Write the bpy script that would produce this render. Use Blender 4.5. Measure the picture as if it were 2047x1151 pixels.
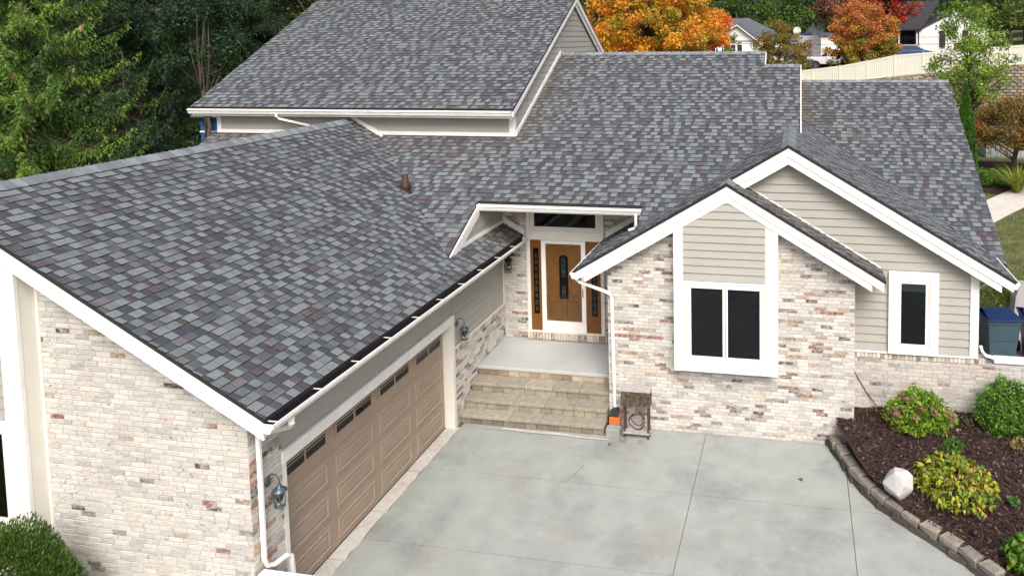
import bpy, math, random
import numpy as np
from mathutils import Vector, Matrix

# ------------------------------------------------------------------ camera, sky, sun, exposure
for o in list(bpy.data.objects):
    bpy.data.objects.remove(o)
SC = bpy.context.scene
COL = SC.collection

CAM_POS = np.array([7.117, -9.690, 8.113])
YAW, PITCH, ROLL = [math.radians(a) for a in (-10.102, -4.120, -0.5935)]
F_PX, CX, CY, W_PX, H_PX = 1442.08, 1341.68, 181.58, 2047.0, 1151.0


def cam_axes():
    fw = np.array([math.sin(YAW) * math.cos(PITCH), math.cos(YAW) * math.cos(PITCH), math.sin(PITCH)])
    r = np.array([math.cos(YAW), -math.sin(YAW), 0.0])
    u = np.cross(r, fw)
    return r * math.cos(ROLL) + u * math.sin(ROLL), -r * math.sin(ROLL) + u * math.cos(ROLL), fw


CR, CU, CF = cam_axes()
cd = bpy.data.cameras.new('camera')
cam = bpy.data.objects.new('camera', cd)
COL.objects.link(cam)
cam.matrix_world = Matrix(((CR[0], CU[0], -CF[0], CAM_POS[0]), (CR[1], CU[1], -CF[1], CAM_POS[1]),
                           (CR[2], CU[2], -CF[2], CAM_POS[2]), (0, 0, 0, 1)))
cd.sensor_width = 36.0
cd.lens = F_PX / W_PX * 36.0
cd.shift_x = (W_PX / 2 - CX) / W_PX
cd.shift_y = (CY - H_PX / 2) / W_PX
cd.clip_start = 0.1
cd.clip_end = 2000.0
SC.camera = cam

SUN_EL, SUN_AZ = math.radians(47), math.radians(157)      # azimuth clockwise from +Y, where the sun stands
wd = bpy.data.worlds.new('World')
SC.world = wd
wd.use_nodes = True
wn = wd.node_tree
sky = wn.nodes.new('ShaderNodeTexSky')
sky.sky_type = 'NISHITA'
sky.sun_disc = False
sky.sun_elevation = SUN_EL
sky.sun_rotation = SUN_AZ
sky.dust_density = 7.0
sky.air_density = 0.55
sky.ozone_density = 0.8
bg = wn.nodes['Background']
bg.inputs['Strength'].default_value = 0.115
wn.links.new(sky.outputs['Color'], bg.inputs['Color'])

sd = bpy.data.lights.new('sun', 'SUN')
sd.energy = 1.5
sd.angle = math.radians(30)
sd.color = (1.0, 0.97, 0.925)
sun = bpy.data.objects.new('sun', sd)
COL.objects.link(sun)
sdir = Vector((math.sin(SUN_AZ) * math.cos(SUN_EL), math.cos(SUN_AZ) * math.cos(SUN_EL), math.sin(SUN_EL)))
sun.rotation_euler = sdir.to_track_quat('Z', 'Y').to_euler()
sun.location = sdir * 60

vs = SC.view_settings
vs.view_transform = 'Standard'
vs.look = 'None'
vs.exposure = 0.80
vs.gamma = 1.0
vs.use_curve_mapping = False

RNG = random.Random(7)
NR = np.random.default_rng(11)


def project(p):
    d = np.asarray(p, float) - CAM_POS
    z = d @ CF
    return np.stack([CX + F_PX * (d @ CR) / z, CY - F_PX * (d @ CU) / z], -1)


# ------------------------------------------------------------------ materials
MATS = {}


def newmat(name):
    m = bpy.data.materials.new(name)
    m.use_nodes = True
    MATS[name] = m
    nt = m.node_tree
    return m, nt, nt.nodes['Principled BSDF'], nt.nodes.new, nt.links.new


def mat(name, col=(.5, .5, .5), rough=.7, var=.12, scale=6.0, fine=0.0, fscale=250.0, bump=0.0, bscale=60.0,
        attr=False, metal=0.0, spec=.35, var2=None, scale2=1.2, col2=None, coat=0.0):
    """procedural paint: base colour (or the piece's own colour), broad and fine variation, small relief"""
    m, nt, bs, N, L = newmat(name)
    geo = N('ShaderNodeNewGeometry')
    if attr:
        a = N('ShaderNodeAttribute'); a.attribute_name = 'Col'
        base = a.outputs['Color']
    else:
        c = N('ShaderNodeRGB'); c.outputs[0].default_value = (*col, 1)
        base = c.outputs[0]
    if col2 is not None:
        t = N('ShaderNodeTexNoise'); t.inputs['Scale'].default_value = scale2; t.inputs['Detail'].default_value = 6
        L(geo.outputs['Position'], t.inputs['Vector'])
        rp = N('ShaderNodeMapRange'); rp.inputs[1].default_value = .42; rp.inputs[2].default_value = .66
        rp.inputs[3].default_value = 0; rp.inputs[4].default_value = var2 or .5
        L(t.outputs['Fac'], rp.inputs[0])
        mx = N('ShaderNodeMix'); mx.data_type = 'RGBA'
        L(rp.outputs[0], mx.inputs[0]); L(base, mx.inputs[6]); mx.inputs[7].default_value = (*col2, 1)
        base = mx.outputs[2]
    for amt, sc, det in ((var, scale, 5), (fine, fscale, 2)):
        if amt <= 0:
            continue
        t = N('ShaderNodeTexNoise'); t.inputs['Scale'].default_value = sc; t.inputs['Detail'].default_value = det
        L(geo.outputs['Position'], t.inputs['Vector'])
        rp = N('ShaderNodeMapRange'); rp.inputs[1].default_value = .3; rp.inputs[2].default_value = .7
        rp.inputs[3].default_value = 1 - amt; rp.inputs[4].default_value = 1 + amt
        L(t.outputs['Fac'], rp.inputs[0])
        mx = N('ShaderNodeVectorMath'); mx.operation = 'SCALE'
        L(base, mx.inputs[0]); L(rp.outputs[0], mx.inputs['Scale'])
        base = mx.outputs[0]
    L(base, bs.inputs['Base Color'])
    bs.inputs['Roughness'].default_value = rough
    bs.inputs['Metallic'].default_value = metal
    bs.inputs['Specular IOR Level'].default_value = spec
    bs.inputs['Coat Weight'].default_value = coat
    if bump > 0:
        t = N('ShaderNodeTexNoise'); t.inputs['Scale'].default_value = bscale; t.inputs['Detail'].default_value = 4
        L(geo.outputs['Position'], t.inputs['Vector'])
        b = N('ShaderNodeBump'); b.inputs['Strength'].default_value = bump; b.inputs['Distance'].default_value = .02
        L(t.outputs['Fac'], b.inputs['Height']); L(b.outputs[0], bs.inputs['Normal'])
    return m


def leafmat(name, trans=.35):
    m, nt, bs, N, L = newmat(name)
    a = N('ShaderNodeAttribute'); a.attribute_name = 'Col'
    L(a.outputs['Color'], bs.inputs['Base Color'])
    bs.inputs['Roughness'].default_value = .5
    bs.inputs['Specular IOR Level'].default_value = .3
    tr = N('ShaderNodeBsdfTranslucent')
    L(a.outputs['Color'], tr.inputs['Color'])
    mx = N('ShaderNodeMixShader'); mx.inputs[0].default_value = trans
    L(bs.outputs[0], mx.inputs[1]); L(tr.outputs[0], mx.inputs[2])
    L(mx.outputs[0], nt.nodes['Material Output'].inputs['Surface'])
    return m


def glassmat(name, tint=.25, ior=1.45):
    m, nt, bs, N, L = newmat(name)
    tr = N('ShaderNodeBsdfTransparent'); tr.inputs[0].default_value = (tint, tint * 1.05, tint * 1.1, 1)
    gl = N('ShaderNodeBsdfGlossy'); gl.inputs['Roughness'].default_value = .03
    fr = N('ShaderNodeFresnel'); fr.inputs[0].default_value = ior
    mx = N('ShaderNodeMixShader')
    L(fr.outputs[0], mx.inputs[0]); L(tr.outputs[0], mx.inputs[1]); L(gl.outputs[0], mx.inputs[2])
    L(mx.outputs[0], nt.nodes['Material Output'].inputs['Surface'])
    return m


mat('shingle', attr=True, rough=.95, var=.10, scale=9, fine=.28, fscale=170, spec=.1, bump=.35, bscale=200)
mat('roof_edge', (.025, .024, .026), .8)


def brickmat():
    m, nt, bs, N, L = newmat('brick')
    a = N('ShaderNodeAttribute'); a.attribute_name = 'Col'
    geo = N('ShaderNodeNewGeometry')
    mp = N('ShaderNodeMapping'); mp.inputs['Scale'].default_value = (.6, .6, 1.5)
    L(geo.outputs['Position'], mp.inputs['Vector'])

    def noise(sc, det, lo, hi, o0, o1, rough=.6):
        t = N('ShaderNodeTexNoise'); t.inputs['Scale'].default_value = sc; t.inputs['Detail'].default_value = det
        t.inputs['Roughness'].default_value = rough
        L(mp.outputs[0], t.inputs['Vector'])
        r = N('ShaderNodeMapRange'); r.inputs[1].default_value = lo; r.inputs[2].default_value = hi
        r.inputs[3].default_value = o0; r.inputs[4].default_value = o1
        L(t.outputs['Fac'], r.inputs[0])
        return r.outputs[0]

    def mix(f, c0, c1):
        x = N('ShaderNodeMix'); x.data_type = 'RGBA'
        L(f, x.inputs[0])
        for k, c in ((6, c0), (7, c1)):
            if isinstance(c, tuple): x.inputs[k].default_value = (*c, 1)
            else: L(c, x.inputs[k])
        return x.outputs[2]
    base = mix(noise(24, 5, .45, .65, 0, .7), a.outputs['Color'], (.615, .595, .56))       # lime wash left on the face
    base = mix(noise(4.5, 5, .48, .68, 0, .5), base, (.38, .38, .382))                     # greyed patches
    under = mix(noise(7, 2, .42, .58, 0, 1), (.115, .075, .055), (.37, .215, .135))        # fired clay beneath
    base = mix(noise(19, 6, .597, .65, 0, .85, .7), base, under)                           # where the wash has worn off
    base = mix(noise(55, 3, .66, .70, 0, .7), base, (.10, .085, .075))                     # pits
    L(base, bs.inputs['Base Color'])
    bs.inputs['Roughness'].default_value = .95
    bs.inputs['Specular IOR Level'].default_value = .1
    t = N('ShaderNodeTexNoise'); t.inputs['Scale'].default_value = 60; t.inputs['Detail'].default_value = 4
    L(geo.outputs['Position'], t.inputs['Vector'])
    b = N('ShaderNodeBump'); b.inputs['Strength'].default_value = .8; b.inputs['Distance'].default_value = .02
    L(t.outputs['Fac'], b.inputs['Height']); L(b.outputs[0], bs.inputs['Normal'])


brickmat()
mat('mortar', (.37, .36, .345), .95, var=.14, scale=8, fine=.12, fscale=120, spec=.1, col2=(.36, .33, .29), var2=.5, scale2=2.2)
mat('siding', (.345, .343, .312), .6, var=.035, scale=3, fine=.03, fscale=90)
mat('trim', (.78, .775, .755), .5, var=.03, scale=2.5, fine=.02, fscale=50, col2=(.62, .605, .57), var2=.4, scale2=4.5)
mat('cream_trim', (.68, .665, .61), .55, var=.04, scale=3)
mat('gutter', (.78, .775, .755), .4, var=.05, scale=5, col2=(.58, .565, .53), var2=.3, scale2=6)
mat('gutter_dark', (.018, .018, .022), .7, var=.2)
mat('garage_door', (.305, .24, .185), .55, var=.05, scale=2.5, fine=.03, fscale=70)
mat('door_wood', (.155, .058, .009), .42, var=.16, scale=14, fine=.12, fscale=60, coat=.2)


def concretemat():
    m, nt, bs, N, L = newmat('concrete')
    geo = N('ShaderNodeNewGeometry')

    def noise(sc, det, lo, hi, o0, o1, off=0.0, rough=.6):
        mp = N('ShaderNodeMapping'); mp.inputs['Location'].default_value = (off, off * .7, 0)
        L(geo.outputs['Position'], mp.inputs['Vector'])
        t = N('ShaderNodeTexNoise'); t.inputs['Scale'].default_value = sc; t.inputs['Detail'].default_value = det
        t.inputs['Roughness'].default_value = rough
        L(mp.outputs[0], t.inputs['Vector'])
        r = N('ShaderNodeMapRange'); r.inputs[1].default_value = lo; r.inputs[2].default_value = hi
        r.inputs[3].default_value = o0; r.inputs[4].default_value = o1
        L(t.outputs['Fac'], r.inputs[0])
        return r.outputs[0]

    def mix(f, c0, c1):
        x = N('ShaderNodeMix'); x.data_type = 'RGBA'
        L(f, x.inputs[0])
        for k, c in ((6, c0), (7, c1)):
            if isinstance(c, tuple): x.inputs[k].default_value = (*c, 1)
            else: L(c, x.inputs[k])
        return x.outputs[2]
    base = mix(noise(2.2, 6, .35, .65, 0, 1), (.262, .292, .28), (.315, .338, .322))     # broom-finished slab
    base = mix(noise(.55, 9, .50, .66, 0, .75, 3.1, .68), base, (.185, .20, .20))          # old oil and tyre grime
    base = mix(noise(.8, 8, .54, .68, 0, .5, 9.7, .65), base, (.27, .262, .215))           # leaf-tannin stains
    base = mix(noise(14, 6, .62, .72, 0, .5, 1.3, .7), base, (.20, .21, .205))             # small spots
    base = mix(noise(120, 3, .60, .75, 0, .55), base, (.16, .165, .16))                    # exposed grit
    L(base, bs.inputs['Base Color'])
    bs.inputs['Roughness'].default_value = .85
    bs.inputs['Specular IOR Level'].default_value = .2
    t = N('ShaderNodeTexNoise'); t.inputs['Scale'].default_value = 130; t.inputs['Detail'].default_value = 3
    L(geo.outputs['Position'], t.inputs['Vector'])
    b = N('ShaderNodeBump'); b.inputs['Strength'].default_value = .2; b.inputs['Distance'].default_value = .01
    L(t.outputs['Fac'], b.inputs['Height']); L(b.outputs[0], bs.inputs['Normal'])


concretemat()
mat('apron', (.50, .49, .465), .9, var=.12, scale=10, fine=.12, fscale=90, spec=.2, bump=.2, bscale=70, col2=(.38, .34, .28), var2=.4, scale2=2.0)
mat('joint', (.13, .13, .125), .95)
mat('porch_slab', (.40, .42, .415), .7, var=.06, scale=1.4, fine=.05, fscale=60, spec=.25)
mat('step_stone', attr=True, rough=.9, var=.16, scale=10, fine=.12, fscale=80, spec=.15, bump=.4, bscale=40)
mat('edging_stone', attr=True, rough=.95, var=.2, scale=9, fine=.18, fscale=70, spec=.1, bump=.7, bscale=35)
mat('retaining_stone', attr=True, rough=.95, var=.2, scale=5, fine=.1, fscale=30, spec=.1, bump=.6, bscale=12)
mat('mulch', attr=True, rough=.95, var=.35, scale=30, fine=.3, fscale=160, spec=.15, bump=.8, bscale=70)
mat('grass_ground', (.085, .105, .035), .95, var=.25, scale=3, fine=.35, fscale=60, col2=(.15, .125, .06), var2=.7, scale2=.9, bump=.6, bscale=60)
mat('asphalt', (.06, .06, .06), .9, var=.1)
mat('path', (.47, .45, .42), .9, var=.08, scale=3, fine=.08, fscale=50)
mat('bark', (.085, .065, .05), .95, var=.3, scale=14, bump=.8, bscale=25)
mat('pale_bark', (.16, .125, .09), .95, var=.3, scale=14, bump=.8, bscale=25)
mat('lantern_metal', (.075, .105, .125), .35, var=.25, scale=20, metal=.4)
mat('lantern_dark', (.02, .02, .02), .45, var=.2, scale=20, metal=.4)
mat('black_plastic', (.012, .013, .016), .45)
mat('orange_plastic', (.62, .125, .03), .5, var=.12, scale=25)
mat('weathered_wood', (.075, .052, .038), .9, var=.45, scale=18, fine=.3, fscale=80, bump=.6, bscale=40, col2=(.20, .18, .165), var2=.25, scale2=14)
mat('grey_wood', (.33, .31, .31), .9, var=.2, scale=20, bump=.4, bscale=40)
mat('rust', (.07, .04, .028), .85, var=.3, scale=25)
mat('white_rock', (.46, .458, .455), .9, var=.10, scale=6, fine=.06, fscale=50, bump=.4, bscale=18, col2=(.45, .44, .44), var2=.5, scale2=5)
mat('vent_brown', (.045, .022, .02), .6, var=.15)
mat('bin_grey', (.045, .082, .105), .5, var=.08, scale=6)
mat('bin_lid', (.008, .024, .08), .45, var=.08, scale=6)
mat('bin_dark', (.02, .022, .03), .5)
mat('vinyl', (.56, .555, .49), .5, var=.03, scale=1.0)
mat('shed_board', (.36, .40, .40), .7, var=.12, scale=5)
mat('house_white', (.70, .70, .70), .6, var=.03, scale=1)
mat('house_roof', (.085, .095, .115), .9, var=.12, scale=2, fine=.15, fscale=12)
mat('dark_roof', (.03, .031, .037), .9, var=.12, scale=2, fine=.15, fscale=12)
mat('dark_wall', (.02, .022, .027), .6)
mat('blue_wall', (.025, .085, .23), .6, var=.06)
mat('white_paint', (.72, .74, .78), .25, var=.02, coat=.6)
mat('blue_paint', (.03, .08, .25), .25, var=.02, coat=.6)
mat('tyre', (.02, .02, .02), .8)
mat('maroon_cloth', (.10, .012, .016), .8, var=.2, scale=2)
mat('cable', (.012, .012, .014), .6)
mat('interior', (.012, .012, .013), .9)
mat('blind', (.058, .062, .066), .7)
mat('valance', (.22, .30, .29), .7)
mat('cream_blind', (.20, .17, .13), .7)
mat('cone', (.29, .18, .10), .8, var=.2, scale=20)
mat('flower', attr=True, rough=.8, var=.15, scale=40)
mat('pale_stone', (.30, .30, .31), .8, var=.1)
mat('leading', (.13, .125, .11), .4, metal=.3)
leafmat('leaf', .35)
leafmat('needle', .2)
glassmat('glass', .62, 1.4)
glassmat('clear_glass', .985, 1.18)
glassmat('dark_glass', .35)


# ------------------------------------------------------------------ mesh helpers
def link(o, parent=None):
    COL.objects.link(o)
    if parent is not None:
        o.parent = parent
    return o


def tag(o, label=None, cat=None, group=None, kind=None):
    if label: o['label'] = label
    if cat: o['category'] = cat
    if group: o['group'] = group
    if kind: o['kind'] = kind
    return o


def empty(name, loc=(0, 0, 0), rz=0.0, label=None, cat=None, group=None):
    e = bpy.data.objects.new(name, None)
    e.empty_display_size = .2
    e.location = loc
    e.rotation_euler = (0, 0, rz)
    link(e)
    return tag(e, label, cat, group)


def mesh_data(name, v, f, m, cols=None, smooth=False):
    me = bpy.data.meshes.new(name)
    me.from_pydata([tuple(map(float, p)) for p in v], [], f)
    if m: me.materials.append(MATS[m])
    if cols is not None:
        at = me.attributes.new('Col', 'FLOAT_COLOR', 'POINT')
        c = np.ones((len(v), 4), np.float32)
        c[:, :3] = np.asarray(cols, np.float32)
        at.data.foreach_set('color', c.ravel())
    if smooth:
        me.polygons.foreach_set('use_smooth', [True] * len(me.polygons))
    return me


def quads_mesh(name, V, cols, m):
    """V: (n,4,3) quads, cols: (n,3)"""
    n = len(V)
    me = bpy.data.meshes.new(name)
    me.vertices.add(4 * n)
    me.vertices.foreach_set('co', np.ascontiguousarray(V, np.float32).ravel())
    me.loops.add(4 * n)
    me.loops.foreach_set('vertex_index', np.arange(4 * n, dtype=np.int32))
    me.polygons.add(n)
    me.polygons.foreach_set('loop_start', np.arange(0, 4 * n, 4, dtype=np.int32))
    me.polygons.foreach_set('loop_total', np.full(n, 4, np.int32))
    at = me.attributes.new('Col', 'FLOAT_COLOR', 'POINT')
    c = np.ones((4 * n, 4), np.float32)
    c[:, :3] = np.repeat(cols, 4, 0)
    at.data.foreach_set('color', c.ravel())
    me.materials.append(MATS[m])
    me.update(calc_edges=True)
    me.validate()
    return me


class MB:
    """collects shapes of ONE piece"""
    def __init__(s):
        s.v, s.f, s.c = [], [], []

    def add(s, v, f, col=None):
        k = len(s.v)
        s.v += [tuple(p) for p in v]
        s.f += [tuple(i + k for i in q) for q in f]
        s.c += [col or (.5, .5, .5)] * len(v)
        return s

    def box(s, x0, y0, z0, x1, y1, z1, col=None):
        v = [(x, y, z) for z in (z0, z1) for y in (y0, y1) for x in (x0, x1)]
        return s.add(v, [(0, 2, 3, 1), (4, 5, 7, 6), (0, 1, 5, 4), (2, 6, 7, 3), (0, 4, 6, 2), (1, 3, 7, 5)], col)

    def prism(s, pts, vec, col=None):
        n = len(pts)
        a = [Vector(p) for p in pts]
        b = [p + Vector(vec) for p in a]
        f = [tuple(range(n))[::-1], tuple(range(n, 2 * n))]
        f += [(i, (i + 1) % n, n + (i + 1) % n, n + i) for i in range(n)]
        nrm = Vector((0, 0, 0))
        for i in range(n):
            nrm += a[i].cross(a[(i + 1) % n])
        if nrm.dot(Vector(vec)) < 0:
            f = [q[::-1] for q in f]
        return s.add(a + b, f, col)

    def tube(s, path, r, n=8, r1=None, flat=1.0, col=None):
        P = [Vector(p) for p in path]
        m = len(P)
        v, f = [], []
        for i, p in enumerate(P):
            d = (P[min(i + 1, m - 1)] - P[max(i - 1, 0)]).normalized()
            up = Vector((0, 0, 1)) if abs(d.z) < .9 else Vector((0, 1, 0))
            a = d.cross(up).normalized(); b = a.cross(d)
            t = i / max(1, m - 1)
            rr = r if r1 is None else r + (r1 - r) * t
            for k in range(n):
                an = 2 * math.pi * (k + .5) / n
                v.append(p + a * (rr * math.cos(an)) + b * (rr * flat * math.sin(an)))
        for i in range(m - 1):
            for k in range(n):
                f.append((i * n + k, i * n + (k + 1) % n, (i + 1) * n + (k + 1) % n, (i + 1) * n + k))
        f += [tuple(range(n))[::-1], tuple(range((m - 1) * n, m * n))]
        return s.add(v, f, col)

    def lathe(s, prof, c, n=14, col=None, ax=Matrix.Identity(3)):
        v, f = [], []
        m = len(prof)
        for r, z in prof:
            for k in range(n):
                a = 2 * math.pi * k / n
                v.append(Vector(c) + ax @ Vector((r * math.cos(a), r * math.sin(a), z)))
        for i in range(m - 1):
            for k in range(n):
                f.append((i * n + k, i * n + (k + 1) % n, (i + 1) * n + (k + 1) % n, (i + 1) * n + k))
        f += [tuple(range(n))[::-1], tuple(range((m - 1) * n, m * n))]
        return s.add(v, f, col)

    def build(s, name, m, parent=None, smooth=False, loc=None, color=False):
        me = mesh_data(name, s.v, s.f, m, s.c if color else None, smooth)
        o = bpy.data.objects.new(name, me)
        if loc is not None: o.location = loc
        return link(o, parent)


def box(name, x0, y0, z0, x1, y1, z1, m, parent=None):
    return MB().box(x0, y0, z0, x1, y1, z1).build(name, m, parent)


def bevel(o, w=.01, seg=2):
    b = o.modifiers.new('bevel', 'BEVEL')
    b.width = w; b.segments = seg; b.limit_method = 'ANGLE'
    return o


def copy_tree(o, parent=None):
    c = o.copy()
    COL.objects.link(c)
    c.parent = parent
    for ch in o.children:
        copy_tree(ch, c)
    return c


# ------------------------------------------------------------------ tiled surfaces (bricks, shingles, boards)
class Frame:
    def __init__(s, O, U, V):
        s.O = np.array(O, float); s.U = np.array(U, float); s.V = np.array(V, float)
        s.U /= np.linalg.norm(s.U); s.V /= np.linalg.norm(s.V)
        s.N = np.cross(s.U, s.V)

    def p(s, u, v, h=0.0):
        return s.O + s.U * u + s.V * v + s.N * h

    def uv(s, P):
        d = np.asarray(P, float) - s.O
        return float(d @ s.U), float(d @ s.V)

    def matrix(s, u, v):
        o = s.p(u, v)
        return Matrix(((s.U[0], s.V[0], s.N[0], o[0]), (s.U[1], s.V[1], s.N[1], o[1]), (s.U[2], s.V[2], s.N[2], o[2]), (0, 0, 0, 1)))


def area2(P):
    return .5 * sum(P[i][0] * P[(i + 1) % len(P)][1] - P[(i + 1) % len(P)][0] * P[i][1] for i in range(len(P)))


def clip(P, C):
    if area2(C) < 0:
        C = C[::-1]
    for i in range(len(C)):
        ax, ay = C[i]; bx, by = C[(i + 1) % len(C)]
        out = []
        for k in range(len(P)):
            p, q = P[k], P[(k + 1) % len(P)]
            sp = (bx - ax) * (p[1] - ay) - (by - ay) * (p[0] - ax)
            sq = (bx - ax) * (q[1] - ay) - (by - ay) * (q[0] - ax)
            if sp >= 0: out.append(p)
            if (sp > 0 and sq < 0) or (sp < 0 and sq > 0):
                t = sp / (sp - sq)
                out.append((p[0] + (q[0] - p[0]) * t, p[1] + (q[1] - p[1]) * t))
        P = out
        if len(P) < 3: return []
    return P


def tile_geo(poly, hf, inset=0.0, cut=False):
    """a piece standing on the plane: base ring, top ring at height hf(u,v); local (u,v,h)"""
    n = len(poly)
    cu = sum(p[0] for p in poly) / n; cv = sum(p[1] for p in poly) / n
    su = max(p[0] for p in poly) - min(p[0] for p in poly); sv = max(p[1] for p in poly) - min(p[1] for p in poly)
    ku = 1 - 2 * inset / max(su, .03) if inset else 1
    kv = 1 - 2 * inset / max(sv, .03) if inset else 1
    v = [(u, w, -.003) for u, w in poly] + [(cu + (u - cu) * ku, cv + (w - cv) * kv, hf(u, w)) for u, w in poly]
    f = [tuple(range(n, 2 * n))] + [(i, (i + 1) % n, n + (i + 1) % n, n + i) for i in range(n)]
    if cut:
        v = v + v[n:]
        f = [tuple(range(2 * n, 3 * n))] + f[1:]
    if area2(poly) < 0:
        f = [q[::-1] for q in f]
    return v, f


CUT_SHADE = (.016, .016, .018)          # cut shingle edges: printed dark band plus the shadow under each tab, painted in


def tile_cols(col, v, cut):
    k = len(v) // 3
    return [CUT_SHADE] * (2 * k) + [col] * k if cut else [col] * len(v)


class Tiler:
    """gathers pieces of one kind; the 300 that show largest become objects, the rest one mesh per surface"""
    def __init__(s, kind, m):
        s.kind, s.m, s.items = kind, m, []

    def put(s, frame, poly, hf, col, parent, full, key=None, inset=0.0):
        s.items.append((frame, poly, hf, col, parent, full, key, inset))

    def finish(s, limit=300):
        sc = []
        for i, (fr, poly, hf, col, par, full, key, ins) in enumerate(s.items):
            if not full: continue
            P = np.array([fr.p(u, v) for u, v in poly])
            cdir = CAM_POS - P.mean(0)
            if cdir @ fr.N < 0: continue
            q = project(P)
            if q[:, 0].min() < 0 or q[:, 0].max() > W_PX or q[:, 1].min() < 0 or q[:, 1].max() > H_PX: continue
            sc.append((abs(area2([tuple(t) for t in q])), i))
        sc.sort(reverse=True)
        chosen = set(i for _, i in sc[:limit])
        cache, rest = {}, {}
        cut = s.kind == 'shingle'
        for i, (fr, poly, hf, col, par, full, key, ins) in enumerate(s.items):
            if i in chosen:
                cu = sum(p[0] for p in poly) / len(poly); cv = sum(p[1] for p in poly) / len(poly)
                k = (key, tuple(round(c, 3) for c in col), round(poly[1][0] - poly[0][0], 3))
                if k not in cache:
                    lp = [(u - cu, v - cv) for u, v in poly]
                    v, f = tile_geo(lp, lambda u, w: hf(u + cu, w + cv), ins, cut)
                    cache[k] = mesh_data(s.kind, v, f, s.m, tile_cols(col, v, cut))
                o = bpy.data.objects.new(s.kind, cache[k])
                o.matrix_world = fr.matrix(cu, cv)
                link(o); o.parent = par
            else:
                v, f = tile_geo(poly, hf, ins, cut)
                R = rest.setdefault(par.name, [par, [], [], []])
                k = len(R[1])
                R[1] += [tuple(fr.p(*t)) for t in v]
                R[2] += [tuple(j + k for j in q) for q in f]
                R[3] += tile_cols(col, v, cut)
        for par, v, f, c in rest.values():
            o = bpy.data.objects.new(s.kind + '_field', mesh_data(s.kind + '_field', v, f, s.m, c))
            link(o, par)
            o['kind'] = 'stuff'


BRICKS = Tiler('brick', 'brick')
SHINGLES = Tiler('shingle', 'shingle')

GARAGE_PAL = None
BRICK_PAL = [((0.612, 0.606, 0.572), 38), ((0.540, 0.539, 0.515), 22), ((0.451, 0.453, 0.436), 13), ((0.530, 0.488, 0.455), 8),
             ((0.567, 0.539, 0.471), 8), ((0.368, 0.282, 0.211), 3.0), ((0.295, 0.186, 0.123), 1.8), ((0.227, 0.082, 0.047), .8),
             ((0.081, 0.059, 0.047), 2.2), ((0.176, 0.149, 0.126), 2.2), ((0.357, 0.349, 0.327), 6)]


GARAGE_PAL = [(c, w * (1.0 if min(c) > .35 else .42)) for c, w in BRICK_PAL]
BRICK_PAL = [(c, w * (1.0 if min(c) > .35 else 2.2)) for c, w in BRICK_PAL] + [((.54, .50, .42), 12)]


def pick(pal, rng=RNG):
    t = rng.random() * sum(w for _, w in pal)
    for c, w in pal:
        t -= w
        if t <= 0: return c
    return pal[-1][0]


def bricks(parent, frame, regions, u0, u1, v0, v1, bl=.226, bh=.072, j=.009, pal=BRICK_PAL, seed=1, corner=None):
    rng = random.Random(seed)
    r = 0
    v = v0
    dark_run = 0
    while v < v1:
        u = u0 - (bl / 2 if r % 2 else 0) - rng.random() * .03
        run = None
        while u < u1:
            w = bl * rng.choice((.96, 1.0, 1.0, 1.0, 1.04)) if rng.random() < .975 else bl / 2
            poly = [(u, v), (u + w - j, v), (u + w - j, v + bh - j), (u, v + bh - j)]
            if run and rng.random() < .16:
                col = run
            else:
                col = pick(pal, rng)
                run = col if sum(col) < .75 else None
            if corner and (abs(u - corner) < .25 or abs(u + w - corner) < .25) and rng.random() < .3:
                col = rng.choice([(.36, .205, .13), (.29, .095, .055), (.46, .33, .23), (.095, .065, .052)])
            h = .004 + .005 * rng.random()
            h = round(h, 3)
            for C in regions:
                q = clip(poly, C)
                if not q: continue
                a = abs(area2(q))
                if a < .0006: continue
                full = len(q) == 4 and a > .985 * abs(area2(poly)) and w > .9 * bl
                BRICKS.put(frame, q if not full else poly, (lambda uu, vv, h=h: h), col, parent, full, ('b', h), .0035)
            u += w
        v += bh
        r += 1


def rowlock(parent, frame, u0, u1, v0, v1, seed=3, w=.075, proud=.02):
    rng = random.Random(seed)
    u = u0
    pal = [((.62, .555, .45), 8), ((.665, .635, .595), 8), ((.46, .33, .23), 6), ((.36, .205, .13), 4), ((.20, .165, .14), 3), ((.50, .485, .475), 6)]
    while u < u1 - .02:
        e = min(u + w - .008, u1)
        poly = [(u, v0), (e, v0), (e, v1), (u, v1)]
        h = round(proud + .006 * rng.random(), 3)
        BRICKS.put(frame, poly, (lambda uu, vv, h=h: h), pick(pal, rng), parent, e - u > w * .8, ('r', h), .003)
        u += w


SH_PAL = [((0.163, 0.184, 0.194), 34), ((0.136, 0.153, 0.164), 30), ((0.110, 0.122, 0.137), 16), ((0.130, 0.124, 0.136), 7), ((0.087, 0.094, 0.109), 9), ((0.085, 0.077, 0.089), 6)]
SH_GAP = [((0.066, 0.077, 0.091), 36), ((0.066, 0.060, 0.070), 26), ((0.053, 0.061, 0.078), 18), ((0.086, 0.099, 0.105), 18), ((0.070, 0.063, 0.065), 6)]
EXPO = .143


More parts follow.
